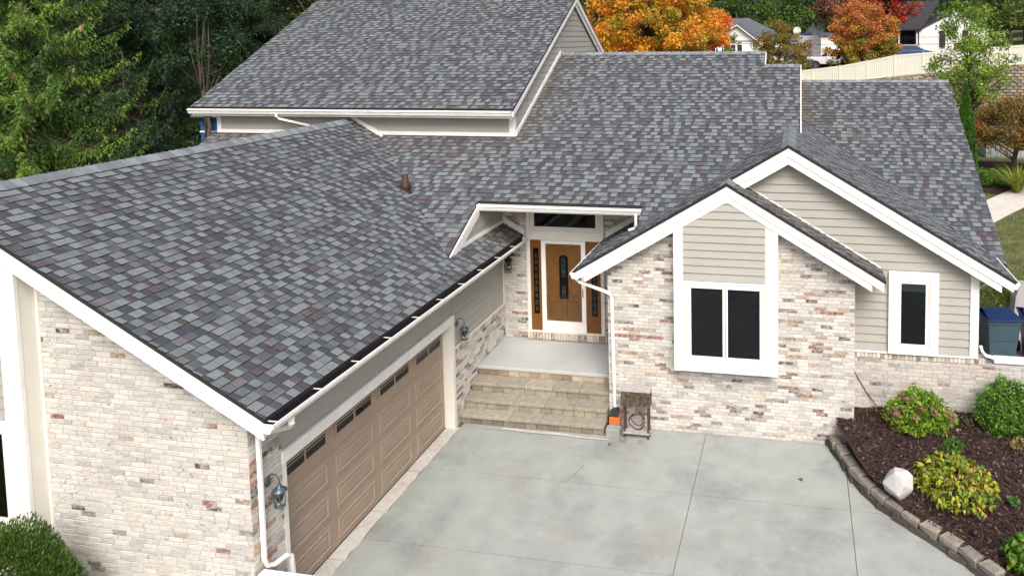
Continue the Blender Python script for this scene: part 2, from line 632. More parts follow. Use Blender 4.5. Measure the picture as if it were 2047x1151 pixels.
def shingles(parent, frame, regions, seed=1, brown_mix=None, pal=SH_PAL):
    rng = random.Random(seed)
    us = [p[0] for C in regions for p in C]; vsx = [p[1] for C in regions for p in C]
    u0, u1, v0, v1 = min(us), max(us), min(vsx), max(vsx)
    boxes = [(min(p[0] for p in C), max(p[0] for p in C), min(p[1] for p in C), max(p[1] for p in C)) for C in regions]
    v = v0
    while v < v1 - .01:
        u = u0 - rng.random() * .3
        col = pick(pal, rng)
        gap = rng.random() < .5
        left = 1
        while u < u1:
            if gap:
                w = rng.choice((.08, .10, .12, .14, .16)); t = .006
                col = pick(SH_GAP, rng)
            else:
                w = rng.choice((.12, .14, .16, .18)); t = rng.choice((.015, .018))
                col = pick(pal, rng)
            left -= 1
            if left <= 0:
                gap = not gap
                left = 1 if gap and rng.random() < .75 else rng.choice((1, 1, 2))
            e, vv1 = u + w - .003, v + EXPO + .004
            poly = [(u, v), (e, v), (e, vv1), (u, vv1)]
            c = col
            if brown_mix:
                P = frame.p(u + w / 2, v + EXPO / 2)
                k = brown_mix(P) * (.6 + .6 * rng.random())
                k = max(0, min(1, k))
                c = tuple(round(a * (1 - k) + b * k, 3) for a, b in zip(c, (.105, .088, .066)))  # mixes the tab colour towards brown
            hf = (lambda uu, vv, v=v, t=t: .003 + t * max(0, 1 - (vv - v) / EXPO))
            for C, bx in zip(regions, boxes):
                if e < bx[0] or u > bx[1] or vv1 < bx[2] or v > bx[3]: continue
                q = clip(poly, C)
                if not q: continue
                a = abs(area2(q))
                if a < .0008: continue
                full = len(q) == 4 and a > .985 * abs(area2(poly))
                SHINGLES.put(frame, poly if full else q, hf, c, parent, full, ('s', t), 0)
            u += w
        v += EXPO


def roof(name, house, fn, eave_dir, up_dir, origin, plan_regions, seed, brown_mix=None, thick=.05, deck='roof_edge'):
    """fn(x,y)->z; a thin deck per plan polygon, shingles on top"""
    fr = Frame(origin, eave_dir, up_dir)
    if fr.N[2] < 0:
        fr = Frame(origin, tuple(-np.array(eave_dir, float)), up_dir)
    mb = MB()
    regs = []
    for P in plan_regions:
        pts = [(x, y, fn(x, y) - .004) for x, y in P]
        mb.prism(pts, (0, 0, -thick))
        regs.append([fr.uv((x, y, fn(x, y))) for x, y in P])
    o = mb.build(name, deck, house)
    shingles(o, fr, regs, seed, brown_mix)
    return o


def boards(parent, frame, regions, v0, v1, expo=.16, m='siding', name='board', gap=.009, proud=.030):
    v = v0
    us = [p[0] for C in regions for p in C]
    a0 = min(us) - .1; a1 = max(us) + .1
    while v < v1:
        mb = MB()
        for C in regions:
            q = clip([(a0, v + gap), (a1, v + gap), (a1, v + expo), (a0, v + expo)], C)
            if not q or abs(area2(q)) < .002: continue
            g, f = tile_geo(q, lambda uu, vv, v=v: proud - (proud - .005) * (vv - v) / expo)
            mb.add([tuple(frame.p(*t)) for t in g], f)
        if mb.v:
            mb.build(name, m, parent)
        v += expo


# ------------------------------------------------------------------ ground and paving
def sm(t):
    t = max(0.0, min(1.0, t))
    return t * t * (3 - 2 * t)


def ground_z(x, y):
    if y > 41.4:
        return max(3.4, 4.72 + .1 * (min(x, 40) - 7.4)) + .018 * (min(y, 90) - 42)
    back = 1.2 + 1.5 * sm((y - 8) / 17) + .6 * sm((y - 25) / 15)
    if y < 5.2:
        return -.03 if x < 12.2 else -.03 + 1.23 * sm((x - 12.2) / 3)
    side = sm((y - 5.2) / .25) if x > 8.6 else sm((y - 9) / 4)
    return -.03 + (back + .03) * side


def build_ground():
    xs = [-600, -300, -150, -90] + list(np.arange(-60, -10, 4.0)) + list(np.arange(-10, 30, 1.0)) + list(np.arange(30, 62, 4.0)) + [90, 150, 300, 600]
    ys = [-600, -200, -80, -40, -20] + list(np.arange(-12, 5, 1.0)) + [5.0, 5.2, 5.3, 5.45] + list(np.arange(6, 41, 1.0)) + [41.3, 41.45] + list(np.arange(43, 92, 3.0)) + [120, 200, 350, 600, 900]
    v = [(x, y, ground_z(x, y)) for y in ys for x in xs]
    n = len(xs)
    f = [(j * n + i, j * n + i + 1, (j + 1) * n + i + 1, (j + 1) * n + i) for j in range(len(ys) - 1) for i in range(n - 1)]
    o = bpy.data.objects.new('ground', mesh_data('ground', v, f, 'grass_ground', smooth=True))
    link(o)
    tag(o, kind='structure')


build_ground()

# edging curve of the planting bed (foot of the stones, drive side)
EDGE = [(7.66, 4.50), (7.74, 4.22), (7.88, 3.86), (8.04, 3.38), (8.24, 2.95), (8.52, 2.55), (8.86, 2.18), (9.24, 1.82), (9.62, 1.42), (9.96, 1.0), (10.25, .52), (10.5, 0.0), (10.7, -.6)]


def edge_x(y):
    for (x0, y0), (x1, y1) in zip(EDGE, EDGE[1:]):
        if y1 <= y <= y0:
            return x0 + (x1 - x0) * (y0 - y) / (y0 - y1)
    return EDGE[0][0] if y > EDGE[0][1] else EDGE[-1][0] + (EDGE[-1][1] - y) * .25


drive = MB().box(.08, -14, -.09, 16, 4.54, -.028).build('driveway', 'joint')
tag(drive, kind='structure')
XJ = [.10, 5.243, 8.0, 13.0]
YJ = [-14, -5.0, -1.6, .52, 2.50, 4.50]
for yi in range(len(YJ) - 1):
    for xi in range(len(XJ) - 1):
        x0, x1, y0, y1 = XJ[xi] + .005, XJ[xi + 1] - .005, YJ[yi] + .007, YJ[yi + 1] - .007
        if xi == 2 and y1 > 2.6:
            continue
        pts = [(x0, y0), (x1, y0), (x1, y1), (x0, y1)]
        MB().prism([(x, y, -.05) for x, y in pts], (0, 0, .05)).build('slab', 'concrete', drive)
MB().prism([(x, y, -.05) for x, y in ((8.008, 2.508), (8.78, 2.508), (8.4, 2.95), (8.15, 3.4), (8.008, 3.7))], (0, 0, .05)).build('slab', 'concrete', drive)
# thin wandering cracks in the slabs
def strip(name, path, w, z, m, parent):
    v, f = [], []
    for i, (x, y) in enumerate(path):
        a = path[max(0, i - 1)]; b = path[min(len(path) - 1, i + 1)]
        d = Vector((b[0] - a[0], b[1] - a[1], 0)).normalized()
        nn = Vector((-d.y, d.x, 0)) * (w * (.5 + .5 * RNG.random()))
        v += [(x + nn.x, y + nn.y, z), (x - nn.x, y - nn.y, z)]
    f = [(2 * i, 2 * i + 1, 2 * i + 3, 2 * i + 2) for i in range(len(path) - 1)]
    o = bpy.data.objects.new(name, mesh_data(name, v, f, m))
    return link(o, parent)


strip('crack', [(2.92, 2.53), (2.93, 2.64), (3.0, 2.75), (3.0, 2.86), (3.06, 2.95), (3.07, 3.05)], .010, .0035, 'joint', drive)
strip('crack', [(.55, 3.99), (.8, 3.96), (1.2, 3.99), (1.7, 3.95), (2.2, 3.98), (2.8, 3.94), (3.3, 3.96)], .012, .0035, 'joint', drive)
# pale patched concrete strip in front of the garage door
ap = empty('apron', (0, 0, 0)); ap['kind'] = 'structure'
for k, (y0, y1) in enumerate([(-1.05, -.02), (-.0, 1.15), (1.17, 2.33), (2.35, 3.2), (3.22, 3.93)]):
    j = [(.07 + .05 * RNG.random()) for _ in range(7)]
    pts = [(-.235, y0), *[(j[i], y0 + (y1 - y0) * i / 6) for i in range(7)], (-.235, y1)]
    MB().prism([(x, y, -.06) for x, y in pts], (0, 0, .072)).build('apron_slab', 'apron', ap)
# grit line at the foot of the steps
strip('mortar_smear', [(1.0, 4.05), (1.6, 4.02), (2.2, 4.03), (2.8, 3.98), (3.3, 3.97)], .035, .003, 'apron', drive)

# planting bed: mulch sheet with chips
def bed_z(x, y):
    d = x - edge_x(y)
    return .20 + .36 * sm((y - 1.5) / 3.4) + .06 * sm(d / 1.5) + .03 * math.sin(x * 2.1 + y * 1.3)


def build_bed():
    ys = np.arange(-1.6, 5.01, .11)
    v, f, c = [], [], []
    nx = 40
    for y in ys:
        x0 = edge_x(y) + .14
        if y > 4.4: x0 = max(x0, 7.9)
        for i in range(nx):
            x = x0 + (13.2 - x0) * i / (nx - 1)
            v.append((x, y, bed_z(x, y) + .018 * (RNG.random() - .5)))
            c.append((.042, .026, .024))
    f = [(j * nx + i, j * nx + i + 1, (j + 1) * nx + i + 1, (j + 1) * nx + i) for j in range(len(ys) - 1) for i in range(nx - 1)]
    o = bpy.data.objects.new('mulch_bed', mesh_data('mulch_bed', v, f, 'mulch', c))
    link(o)
    tag(o, kind='structure')
    n = 26000
    y = NR.uniform(-1.5, 4.98, n)
    x0 = np.array([edge_x(t) + .2 for t in y])
    x = x0 + (12.6 - x0) * NR.random(n) ** 1.1
    z = np.array([bed_z(a, b) for a, b in zip(x, y)]) + .012
    L = NR.uniform(.012, .045, n); Wd = L * NR.uniform(.15, .45, n)
    an = NR.uniform(0, 6.283, n); tl = NR.normal(0, .35, n)
    d = np.stack([np.cos(an), np.sin(an), tl], -1); s = np.stack([-np.sin(an), np.cos(an), NR.normal(0, .4, n)], -1)
    P = np.stack([x, y, z + NR.uniform(0, .012, n)], -1)
    V = np.stack([P - d * L[:, None] - s * Wd[:, None], P + d * L[:, None] - s * Wd[:, None], P + d * L[:, None] + s * Wd[:, None], P - d * L[:, None] + s * Wd[:, None]], 1)
    pal = np.array([(.045, .027, .024), (.07, .042, .036), (.03, .02, .019), (.10, .07, .06), (.17, .14, .125), (.055, .035, .034)])
    cc = pal[NR.choice(6, n, p=[.32, .22, .22, .12, .03, .09])] * NR.uniform(.7, 1.3, (n, 1))
    o = bpy.data.objects.new('mulch', quads_mesh('mulch', V, cc, 'mulch'))
    link(o)
    tag(o, 'dark brown shredded bark mulch covering the planting bed', 'mulch', kind='stuff')


build_bed()

# stone edging of the bed: two courses of tumbled blocks
ed = empty('garden_edging', (8.2, 3, 0), 0, 'curved low edging of tumbled grey blocks between driveway and mulch bed', 'edging')


def stone_mesh(seed, L=.30, D=.20, H=.12, col=(.2, .18, .15), taper=.02, jit=.01):
    r = random.Random(seed)
    v = []
    for z, k in ((0, 0), (H * .25, -.006), (H * .8, 0), (H, taper)):
        for sx, sy in ((-1, -1), (1, -1), (1, 1), (-1, 1)):
            v.append((sx * (L / 2 - k) + r.uniform(-jit, jit) * .6, sy * (D / 2 - k) + r.uniform(-jit, jit) * .6, z + (r.uniform(-jit, jit) * .4 if z > 0 else 0)))
    f = [(3, 2, 1, 0), (12, 13, 14, 15)]
    for q in range(3):
        for k in range(4):
            f.append((q * 4 + k, q * 4 + (k + 1) % 4, q * 4 + 4 + (k + 1) % 4, q * 4 + 4 + k))
    return mesh_data('stone', v, f, 'edging_stone', [col] * len(v))


EST = [stone_mesh(s, .305, .20, .125, c, .026, .026) for s, c in enumerate([(0.217, 0.201, 0.169), (0.186, 0.171, 0.148), (0.237, 0.218, 0.185), (0.167, 0.153, 0.132), (0.202, 0.192, 0.169)])]
ESB = [stone_mesh(20 + s, .33, .18, .13, c, .006, .018) for s, c in enumerate([(0.080, 0.072, 0.064), (0.064, 0.057, 0.051), (0.096, 0.087, 0.076)])]


def along(path, step, start=0.0):
    out = []
    acc = start
    for (x0, y0), (x1, y1) in zip(path, path[1:]):
        Lg = math.hypot(x1 - x0, y1 - y0)
        while acc < Lg:
            t = acc / Lg
            out.append((x0 + (x1 - x0) * t, y0 + (y1 - y0) * t, math.atan2(y1 - y0, x1 - x0)))
            acc += step
        acc -= Lg
    return out


for row, (st, ms, z, off) in enumerate(((.05, ESB, -.02, .10), (.22, EST, .115, .125))):
    for k, (x, y, a) in enumerate(along(EDGE, .355, st)):
        o = bpy.data.objects.new('stone', RNG.choice(ms))
        o.location = (x - math.sin(a) * off - 8.2, y + math.cos(a) * off - 3, z + RNG.uniform(-.004, .004))
        o.rotation_euler = (RNG.uniform(-.03, .03), RNG.uniform(-.03, .03), a + RNG.uniform(-.14, .14))
        link(o, ed)

# terrace and path beside the house
MB().box(10.55, 5.32, 1.0, 14.5, 8.4, 1.205).build('terrace', 'path')['kind'] = 'structure'
pv, pf = [], []
PATH = [(10.8, 14.2), (12.6, 15.4), (13.9, 16.9), (15.2, 18.3), (17.5, 20.6), (21, 23.5)]
for i, (x, y) in enumerate(PATH):
    a = PATH[max(0, i - 1)]; b = PATH[min(len(PATH) - 1, i + 1)]
    d = Vector((b[0] - a[0], b[1] - a[1], 0)).normalized(); nn = Vector((-d.y, d.x, 0)) * .62
    for s in (1, -1):
        xx, yy = x + s * nn.x, y + s * nn.y
        pv.append((xx, yy, ground_z(xx, yy) + .05))
pf = [(2 * i + 1, 2 * i + 3, 2 * i + 2, 2 * i) for i in range(len(PATH) - 1)]
o = bpy.data.objects.new('path', mesh_data('path', pv, pf, 'path')); link(o); o['kind'] = 'structure'

# ------------------------------------------------------------------ the house
H = empty('house', (0, 0, 0), 0, 'low rambling house with grey shingle roofs, whitewashed brick and beige siding', 'house')
sG = .541
XR = -4.43
def GZ(x): return 3.414 + sG * (.53 - x) if x >= XR else 3.414 + sG * (.53 - XR) - sG * (XR - x)
def MZ(y): return 1.616 + .55 * y
def PLZ(x): return 5.262 + .595 * (x - 5.716)
def PSZ(x): return 5.262 - .595 * (x - 5.716)
def PBZ(x): return 5.969 - .595 * (x - 6.905)
def RZ(y): return -.10 + .55 * y
def UZ(y): return 6.42 + .57 * (y - 7.0)


def brown_main(P):  # share of brown in a tab, higher close to the upper wall
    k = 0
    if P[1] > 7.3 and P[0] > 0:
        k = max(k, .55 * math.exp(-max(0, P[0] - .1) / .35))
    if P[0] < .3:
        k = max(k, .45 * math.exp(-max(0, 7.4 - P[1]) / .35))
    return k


def brown_right(P): return .8 * math.exp(-max(0, P[0] - 7.2) / .3)
def brown_gar(P): return .7 * math.exp(-max(0, 6.65 - P[1]) / .9) * (1 if P[0] > -.3 else 0) + .55 * math.exp(-max(0, math.hypot(P[0] + 4.3, P[1] - 8.1)) / .9)
def brown_small(P): return .4


nv = lambda *a: a
roof('garage_roof', H, lambda x, y: GZ(x), (0, 1, 0), (-1, 0, sG), (.53, -2.01, GZ(.53)),
     [[(.53, -2.01), (.53, 6.62), (.03, 6.62), (.03, -2.01)], [(.03, -2.01), (.03, 3.76), (XR, 8.147), (XR, -2.01)]], 5, brown_gar)
roof('garage_roof', H, lambda x, y: GZ(x), (0, -1, 0), (1, 0, sG), (-9.39, -2.01, GZ(-9.39)),
     [[(XR, -2.01), (XR, 8.147), (-8.65, 3.99), (-9.39, 3.99), (-9.39, -2.01)]], 6)
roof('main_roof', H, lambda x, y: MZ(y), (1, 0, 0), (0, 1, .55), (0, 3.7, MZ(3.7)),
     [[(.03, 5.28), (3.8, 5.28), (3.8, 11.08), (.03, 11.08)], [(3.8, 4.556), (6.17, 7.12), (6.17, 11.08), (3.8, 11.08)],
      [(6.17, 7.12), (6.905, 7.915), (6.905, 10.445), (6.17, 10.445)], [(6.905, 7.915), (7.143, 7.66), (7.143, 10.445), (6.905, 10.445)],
      [(.03, 3.76), (.03, 7.43), (-3.70, 7.43)]], 7, brown_main)
roof('main_roof', H, lambda x, y: MZ(y), (1, 0, 0), (0, 1, .55), (-8.65, 3.99, MZ(3.99)),
     [[(-8.65, 3.99), (-5.16, 7.43), (-8.65, 7.43)]], 8, lambda P: .3)
roof('upper_roof', H, lambda x, y: UZ(y), (1, 0, 0), (0, 1, .57), (-8.95, 7.0, UZ(7)),
     [[(-8.95, 7.0), (.19, 7.0), (.19, 12.4), (-8.95, 12.4)]], 9)
roof('gable_roof', H, lambda x, y: PLZ(x), (0, -1, 0), (1, 0, .595), (2.575, 4.24, PLZ(2.575)),
     [[(2.575, 4.24), (3.8, 4.24), (3.8, 6.62), (2.575, 6.62)], [(3.8, 4.24), (5.716, 4.24), (5.716, 6.63), (3.8, 4.556)],
      [(5.716, 4.70), (6.905, 4.70), (6.905, 7.915), (5.716, 6.63)]], 10)
roof('gable_roof', H, lambda x, y: PSZ(x), (0, 1, 0), (-1, 0, .595), (8.756, 4.24, PSZ(8.756)),
     [[(5.716, 4.24), (8.756, 4.24), (8.756, 4.985), (5.716, 4.985)]], 12, brown_small)
roof('gable_roof', H, lambda x, y: PBZ(x), (0, 1, 0), (-1, 0, .595), (11.2, 4.70, PBZ(11.2)),
     [[(7.143, 4.70), (11.2, 4.70), (11.2, 6.39), (7.143, 10.78)], [(6.905, 4.70), (7.143, 4.70), (7.143, 7.66), (6.905, 7.915)]], 13)
roof('right_roof', H, lambda x, y: RZ(y), (1, 0, 0), (0, 1, .55), (7.17, 6.0, RZ(6.0)),
     [[(7.17, 10.75), (11.2, 6.39), (11.42, 6.15), (11.42, 12.55), (7.17, 12.55)]], 14, brown_right)
# rear slopes
MB().prism([(.05, 11.09, 7.70), (6.17, 11.09, 7.70), (6.17, 17, 4.4), (.05, 17, 4.4)], (0, 0, -.06)).build('rear_roof', 'house_roof', H)
MB().prism([(6.175, 10.455, 7.352), (7.143, 10.455, 7.352), (7.143, 16, 4.3), (6.175, 16, 4.3)], (0, 0, -.06)).build('rear_roof', 'house_roof', H)
MB().prism([(7.17, 12.56, 6.79), (11.42, 12.56, 6.79), (11.42, 17, 4.35), (7.17, 17, 4.35)], (0, 0, -.06)).build('rear_roof', 'house_roof', H)
MB().prism([(-8.95, 12.41, 9.49), (.19, 12.41, 9.49), (.19, 17.9, 6.36), (-8.95, 17.9, 6.36)], (0, 0, -.06)).build('rear_roof', 'house_roof', H)


# ridge caps
def caps(p0, p1, sa, da, sb, db, w=.13, seed=1, parent=None):
    """tent-shaped caps from p0 to p1; da/db horizontal unit directions of the two slopes, falling sa/sb"""
    rng = random.Random(seed)
    p0, p1 = Vector(p0), Vector(p1)
    L = (p1 - p0).length
    d = (p1 - p0).normalized()
    a = Vector((da[0], da[1], -sa)).normalized() * w
    b = Vector((db[0], db[1], -sb)).normalized() * w
    n = int(L / .145)
    meshes = []
    pal = [(0.216, 0.253, 0.268), (0.198, 0.230, 0.245), (0.179, 0.208, 0.225), (0.147, 0.168, 0.189), (0.170, 0.180, 0.193)]
    for c in pal:
        l = .15
        h0, h1 = Vector((0, 0, .006)), Vector((0, 0, .02))
        v = [a + h0, h0 * 1.6, b + h0, a + d * l + h1, d * l + h1 * 1.2, b + d * l + h1]
        v += [x - Vector((0, 0, .012)) for x in v]
        f = [(0, 1, 4, 3), (1, 2, 5, 4), (3, 4, 10, 9), (4, 5, 11, 10), (0, 3, 9, 6), (2, 8, 11, 5), (0, 6, 7, 1), (1, 7, 8, 2)]
        nn = (v[1] - v[0]).cross(v[3] - v[0])
        if nn.z < 0: f = [q[::-1] for q in f]
        meshes.append(mesh_data('ridge_cap', v, f, 'shingle', [c] * 12))
    for i in range(n):
        o = bpy.data.objects.new('ridge_cap', rng.choice(meshes))
        o.location = p0 + d * (i * L / n)
        link(o, parent)


GR = [o for o in H.children if o.name.startswith('garage_roof')][0]
caps((XR, 8.2, GZ(XR) + .012), (XR, -2.01, GZ(XR) + .012), sG, (1, 0), sG, (-1, 0), .20, 1, GR)
GBR = [o for o in H.children if o.name.startswith('gable_roof')]
caps((5.716, 4.78, 5.272), (5.716, 4.24, 5.272), .595, (1, 0), .595, (-1, 0), .17, 2, GBR[0])
caps((6.905, 7.9, 5.98), (6.905, 4.70, 5.98), .595, (1, 0), .595, (-1, 0), .17, 3, GBR[0])
MR = [o for o in H.children if o.name.startswith('main_roof')][0]
caps((.06, 11.08, 7.715), (6.17, 11.08, 7.715), .55, (0, -1), .55, (0, 1), .13, 4, MR)
caps((6.18, 10.445, 7.366), (7.14, 10.445, 7.366), .55, (0, -1), .55, (0, 1), .13, 5, MR)
RR = [o for o in H.children if o.name.startswith('right_roof')][0]
caps((7.18, 12.55, 6.808), (11.42, 12.55, 6.808), .55, (0, -1), .55, (0, 1), .13, 6, RR)

# ---- body of the house behind the faces (all under the roofs)
MB().box(-8.3, 7.7, -.2, 7.0, 16.0, 4.35).build('wall', 'mortar', H)
MB().box(7.0, 9.0, -.2, 10.6, 16.0, 4.3).build('wall', 'siding', H)
MB().box(10.4, 5.2, .9, 10.585, 9.0, 3.55).build('wall', 'siding', H)
MB().prism([(-8.43, y, z) for y, z in ((7.43, 5.3), (17.3, 5.3), (17.3, 6.55), (12.4, 9.24), (7.43, 6.55))], (8.48, 0, 0)).build('upper_wall', 'siding', H)
MB().prism([(7.05, y, z) for y, z in ((7.7, 4.2), (13.0, 4.2), (13.0, 5.8), (10.445, 7.25), (7.7, 5.78))], (.08, 0, 0)).build('wall', 'siding', H)

# ---- brick walls
FX = lambda y: Frame((0, y, 0), (1, 0, 0), (0, 0, 1))          # faces the street (-Y), u = x, v = z
FY = lambda x: Frame((x, 0, 0), (0, 1, 0), (0, 0, 1))          # faces +X, u = y, v = z
w = MB().prism([(x, -1.70, z) for x, z in ((-8.86, -.3), (0, -.3), (0, 3.60), (XR, 6.0), (-8.86, 3.60))], (0, .2, 0)).build('brick_wall', 'mortar', H)
bricks(w, FX(-1.70), [[(-3.19, -.2), (0, -.2), (0, 3.62), (-3.19, 5.30)], [(-8.86, -.2), (-5.67, -.2), (-5.67, 5.30), (-8.86, 3.62)],
                      [(-5.67, -.2), (-3.19, -.2), (-3.19, 1.43), (-5.67, 1.43)]], -8.9, .1, -.2, 5.4, seed=21, corner=0.0, pal=GARAGE_PAL)
w = MB().box(-.2, -1.50, -.3, 0, -1.10, 3.5).build('brick_wall', 'mortar', H)
bricks(w, FY(0), [[(-1.70, -.2), (-1.10, -.2), (-1.10, 3.34), (-1.70, 3.34)]], -1.70, -1.1, -.2, 3.4, seed=22, corner=-1.70)
w = MB().box(-.2, 3.91, -.3, -.012, 6.638, 1.56).build('brick_wall', 'mortar', H)
bricks(w, FY(-.012), [[(3.965, -.2), (6.638, -.2), (6.638, 1.55), (3.965, 1.55)]], 3.9, 6.7, -.2, 1.56, seed=23, corner=3.965)
rowlock(w, FY(-.012), 3.965, 6.62, 1.555, 1.66, 31)
w = MB().box(-.2, 6.64, -.2, 3.9, 6.84, 4.5).build('brick_wall', 'mortar', H)
bricks(w, FX(6.64), [[(0, .84), (.615, .84), (.615, 4.4), (0, 4.4)], [(2.555, .84), (3.19, .84), (3.19, 4.4), (2.555, 4.4)], [(3.19, 3.6), (3.8, 3.6), (3.8, 4.4), (3.19, 4.4)]], 0, 3.9, .845, 4.4, seed=24)
rowlock(w, FX(6.64), .615, 2.60, .87, 1.035, 32, proud=.10)
S_Y = 4.54
w = MB().prism([(x, S_Y, z) for x, z in ((3.195, -.3), (8.197, -.3), (8.197, 3.68), (5.716, 5.12), (3.195, 3.66))], (0, .2, 0)).build('brick_wall', 'mortar', H)
bricks(w, FX(S_Y), [[(3.195, -.05), (4.66, -.05), (4.66, 4.50), (3.195, 3.66)], [(6.70, -.05), (8.197, -.05), (8.197, 3.70), (6.70, 4.58)],
                    [(4.66, -.05), (6.70, -.05), (6.70, 1.47), (4.66, 1.47)]], 3.195, 8.197, -.02, 4.6, seed=25, corner=None)
w = MB().box(3.195, 4.745, -.2, 3.395, 6.638, 3.55).build('brick_wall', 'mortar', H)
bricks(w, Frame((3.195, 0, 0), (0, -1, 0), (0, 0, 1)), [[(-6.63, 0), (-4.54, 0), (-4.54, 3.5), (-6.63, 3.5)]], -6.65, -4.5, -.02, 3.5, seed=26)
w = MB().box(7.997, 4.745, -.2, 8.197, 5.1, 3.6).build('brick_wall', 'mortar', H)
bricks(w, FY(8.197), [[(4.54, 0), (4.995, 0), (4.995, 3.6), (4.54, 3.6)]], 4.5, 5.05, -.02, 3.6, seed=27)
B_Y = 5.0
w = MB().box(8.2, B_Y, -.2, 12.6, B_Y + .25, 1.62).build('brick_wall', 'mortar', H)
PALE = [((0.516, 0.494, 0.456), 30), ((0.456, 0.439, 0.417), 22), ((0.378, 0.365, 0.353), 20), ((0.490, 0.434, 0.353), 12), ((0.430, 0.361, 0.310), 6), ((0.258, 0.232, 0.215), 4), ((0.103, 0.077, 0.065), 1.2)]
bricks(w, FX(B_Y), [[(8.2, .2), (12.6, .2), (12.6, 1.62), (8.2, 1.62)]], 8.2, 12.6, .16, 1.63, pal=PALE, seed=28, bl=.24, bh=.081, j=.012)
rowlock(w, FX(B_Y), 8.2, 10.72, 1.63, 1.745, 33, w=.078, proud=.012)
MB().box(8.2, B_Y, 1.63, 10.75, B_Y + .2, 1.74).build('sill', 'mortar', H)
# stub of brick wall at the garage corner carrying the drain pipe
w = MB().box(.02, -1.90, -.2, 1.3, -1.72, 1.05).build('brick_wall', 'mortar', H)
bricks(w, FX(-1.90), [[(.02, 0), (1.3, 0), (1.3, 1.05), (.02, 1.05)]], .02, 1.3, 0, 1.05, seed=29)

# ---- siding walls
w = MB().box(-.19, -1.10, 2.43, -.016, 6.63, 3.40).build('siding_wall', 'siding', H)
boards(w, FY(-.016), [[(-1.09, 2.44), (3.96, 2.44), (3.96, 3.36), (-1.09, 3.36)]], 2.44, 3.36, .46, gap=.02, proud=.013)
w = MB().box(-.19, 3.962, 1.68, -.017, 6.628, 2.42).build('siding_wall', 'siding', H)
boards(w, FY(-.017), [[(3.975, 1.70), (6.60, 1.70), (6.60, 3.36), (3.975, 3.36)]], 1.70, 3.36, .165, gap=.022, proud=.013)
w = MB().prism([(-.12, y, z) for y, z in ((3.87, 3.62), (6.62, 3.62), (6.62, 4.40), (5.30, 4.40))], (.13, 0, 0)).build('siding_wall', 'siding', H)
boards(w, FY(.012), [[(3.95, 3.69), (6.60, 3.69), (6.60, 4.40), (5.30, 4.40)]], 3.70, 4.42, .165, gap=.022, proud=.013)
w = MB().prism([(x, B_Y, z) for x, z in ((8.2, 1.75), (10.58, 1.75), (10.58, 3.70), (6.905, 5.88), (5.75, 5.19), (8.2, 3.74))], (0, .18, 0)).build('siding_wall', 'siding', H)
boards(w, FX(B_Y), [[(8.2, 1.79), (10.44, 1.79), (10.44, 3.79), (8.2, 5.12)], [(5.78, 5.20), (8.2, 3.75), (8.2, 5.12), (6.905, 5.89)]], 1.79, 5.9, .167)
w = MB().box(-8.3, 7.38, 5.6, .02, 7.428, 6.42).build('siding_wall', 'siding', H)
boards(w, FX(7.38), [[(-8.33, 5.80), (-.07, 5.80), (-.07, 6.22), (-8.33, 6.22)]], 5.80, 6.25, .2)
w = MB().box(.02, 7.45, 5.5, .052, 7.6, 6.3).build('siding_wall', 'siding', H)
boards(w, FY(.054), [[(7.48, 5.78), (11.08, 7.76), (11.08, 8.52), (7.48, 6.56)], [(11.08, 7.3), (15.3, 7.3), (15.3, 7.68), (12.4, 9.24), (11.08, 8.52)]], 5.7, 9.3, .167, gap=.014, proud=.016)

# ---- trim, rake boards, soffits, gutters
def trim(x0, y0, z0, x1, y1, z1, name='trim_board', m='trim'):
    return box(name, x0, y0, z0, x1, y1, z1, m, H)


def rake_x(y, x0, x1, zf, d0, d1, t=.03, name='rake_board'):
    """board in a plane y=const following zf(x), hanging from d0 to d1 below the roof"""
    MB().prism([(x0, y, zf(x0) - d0), (x1, y, zf(x1) - d0), (x1, y, zf(x1) - d1), (x0, y, zf(x0) - d1)], (0, t, 0)).build(name, 'trim', H)


def rake_y(x, y0, y1, zf, d0, d1, t=.03, name='rake_board', m='trim'):
    MB().prism([(x, y0, zf(y0) - d0), (x, y1, zf(y1) - d0), (x, y1, zf(y1) - d1), (x, y0, zf(y0) - d1)], (t, 0, 0)).build(name, m, H)


# small gable
rake_x(4.245, 2.60, 5.716, PLZ, .045, .225)
rake_x(4.245, 5.716, 8.72, PSZ, .045, .225)
rake_x(4.262, 2.78, 5.716, PLZ, .225, .365)
rake_x(4.262, 5.716, 8.50, PSZ, .225, .365)
rake_x(4.30, 2.78, 5.716, PLZ, .30, .335, .24, 'soffit')
rake_x(4.30, 5.716, 8.50, PSZ, .30, .335, .24, 'soffit')
# big gable
rake_x(4.705, 5.74, 6.905, PLZ, .045, .225)
rake_x(4.705, 6.905, 11.16, PBZ, .045, .225)
rake_x(4.722, 5.86, 6.905, PLZ, .225, .375)
rake_x(4.722, 6.905, 10.95, PBZ, .225, .375)
rake_x(4.76, 6.0, 6.905, PLZ, .30, .335, .24, 'soffit')
rake_x(4.76, 6.905, 10.95, PBZ, .30, .335, .24, 'soffit')
# garage front
rake_x(-2.005, XR, .50, GZ, .045, .30)
rake_x(-2.005, -9.36, XR, GZ, .045, .30)
rake_x(-1.97, XR, .46, GZ, .25, .285, .27, 'soffit')
rake_x(-1.97, -9.3, XR, GZ, .25, .285, .27, 'soffit')
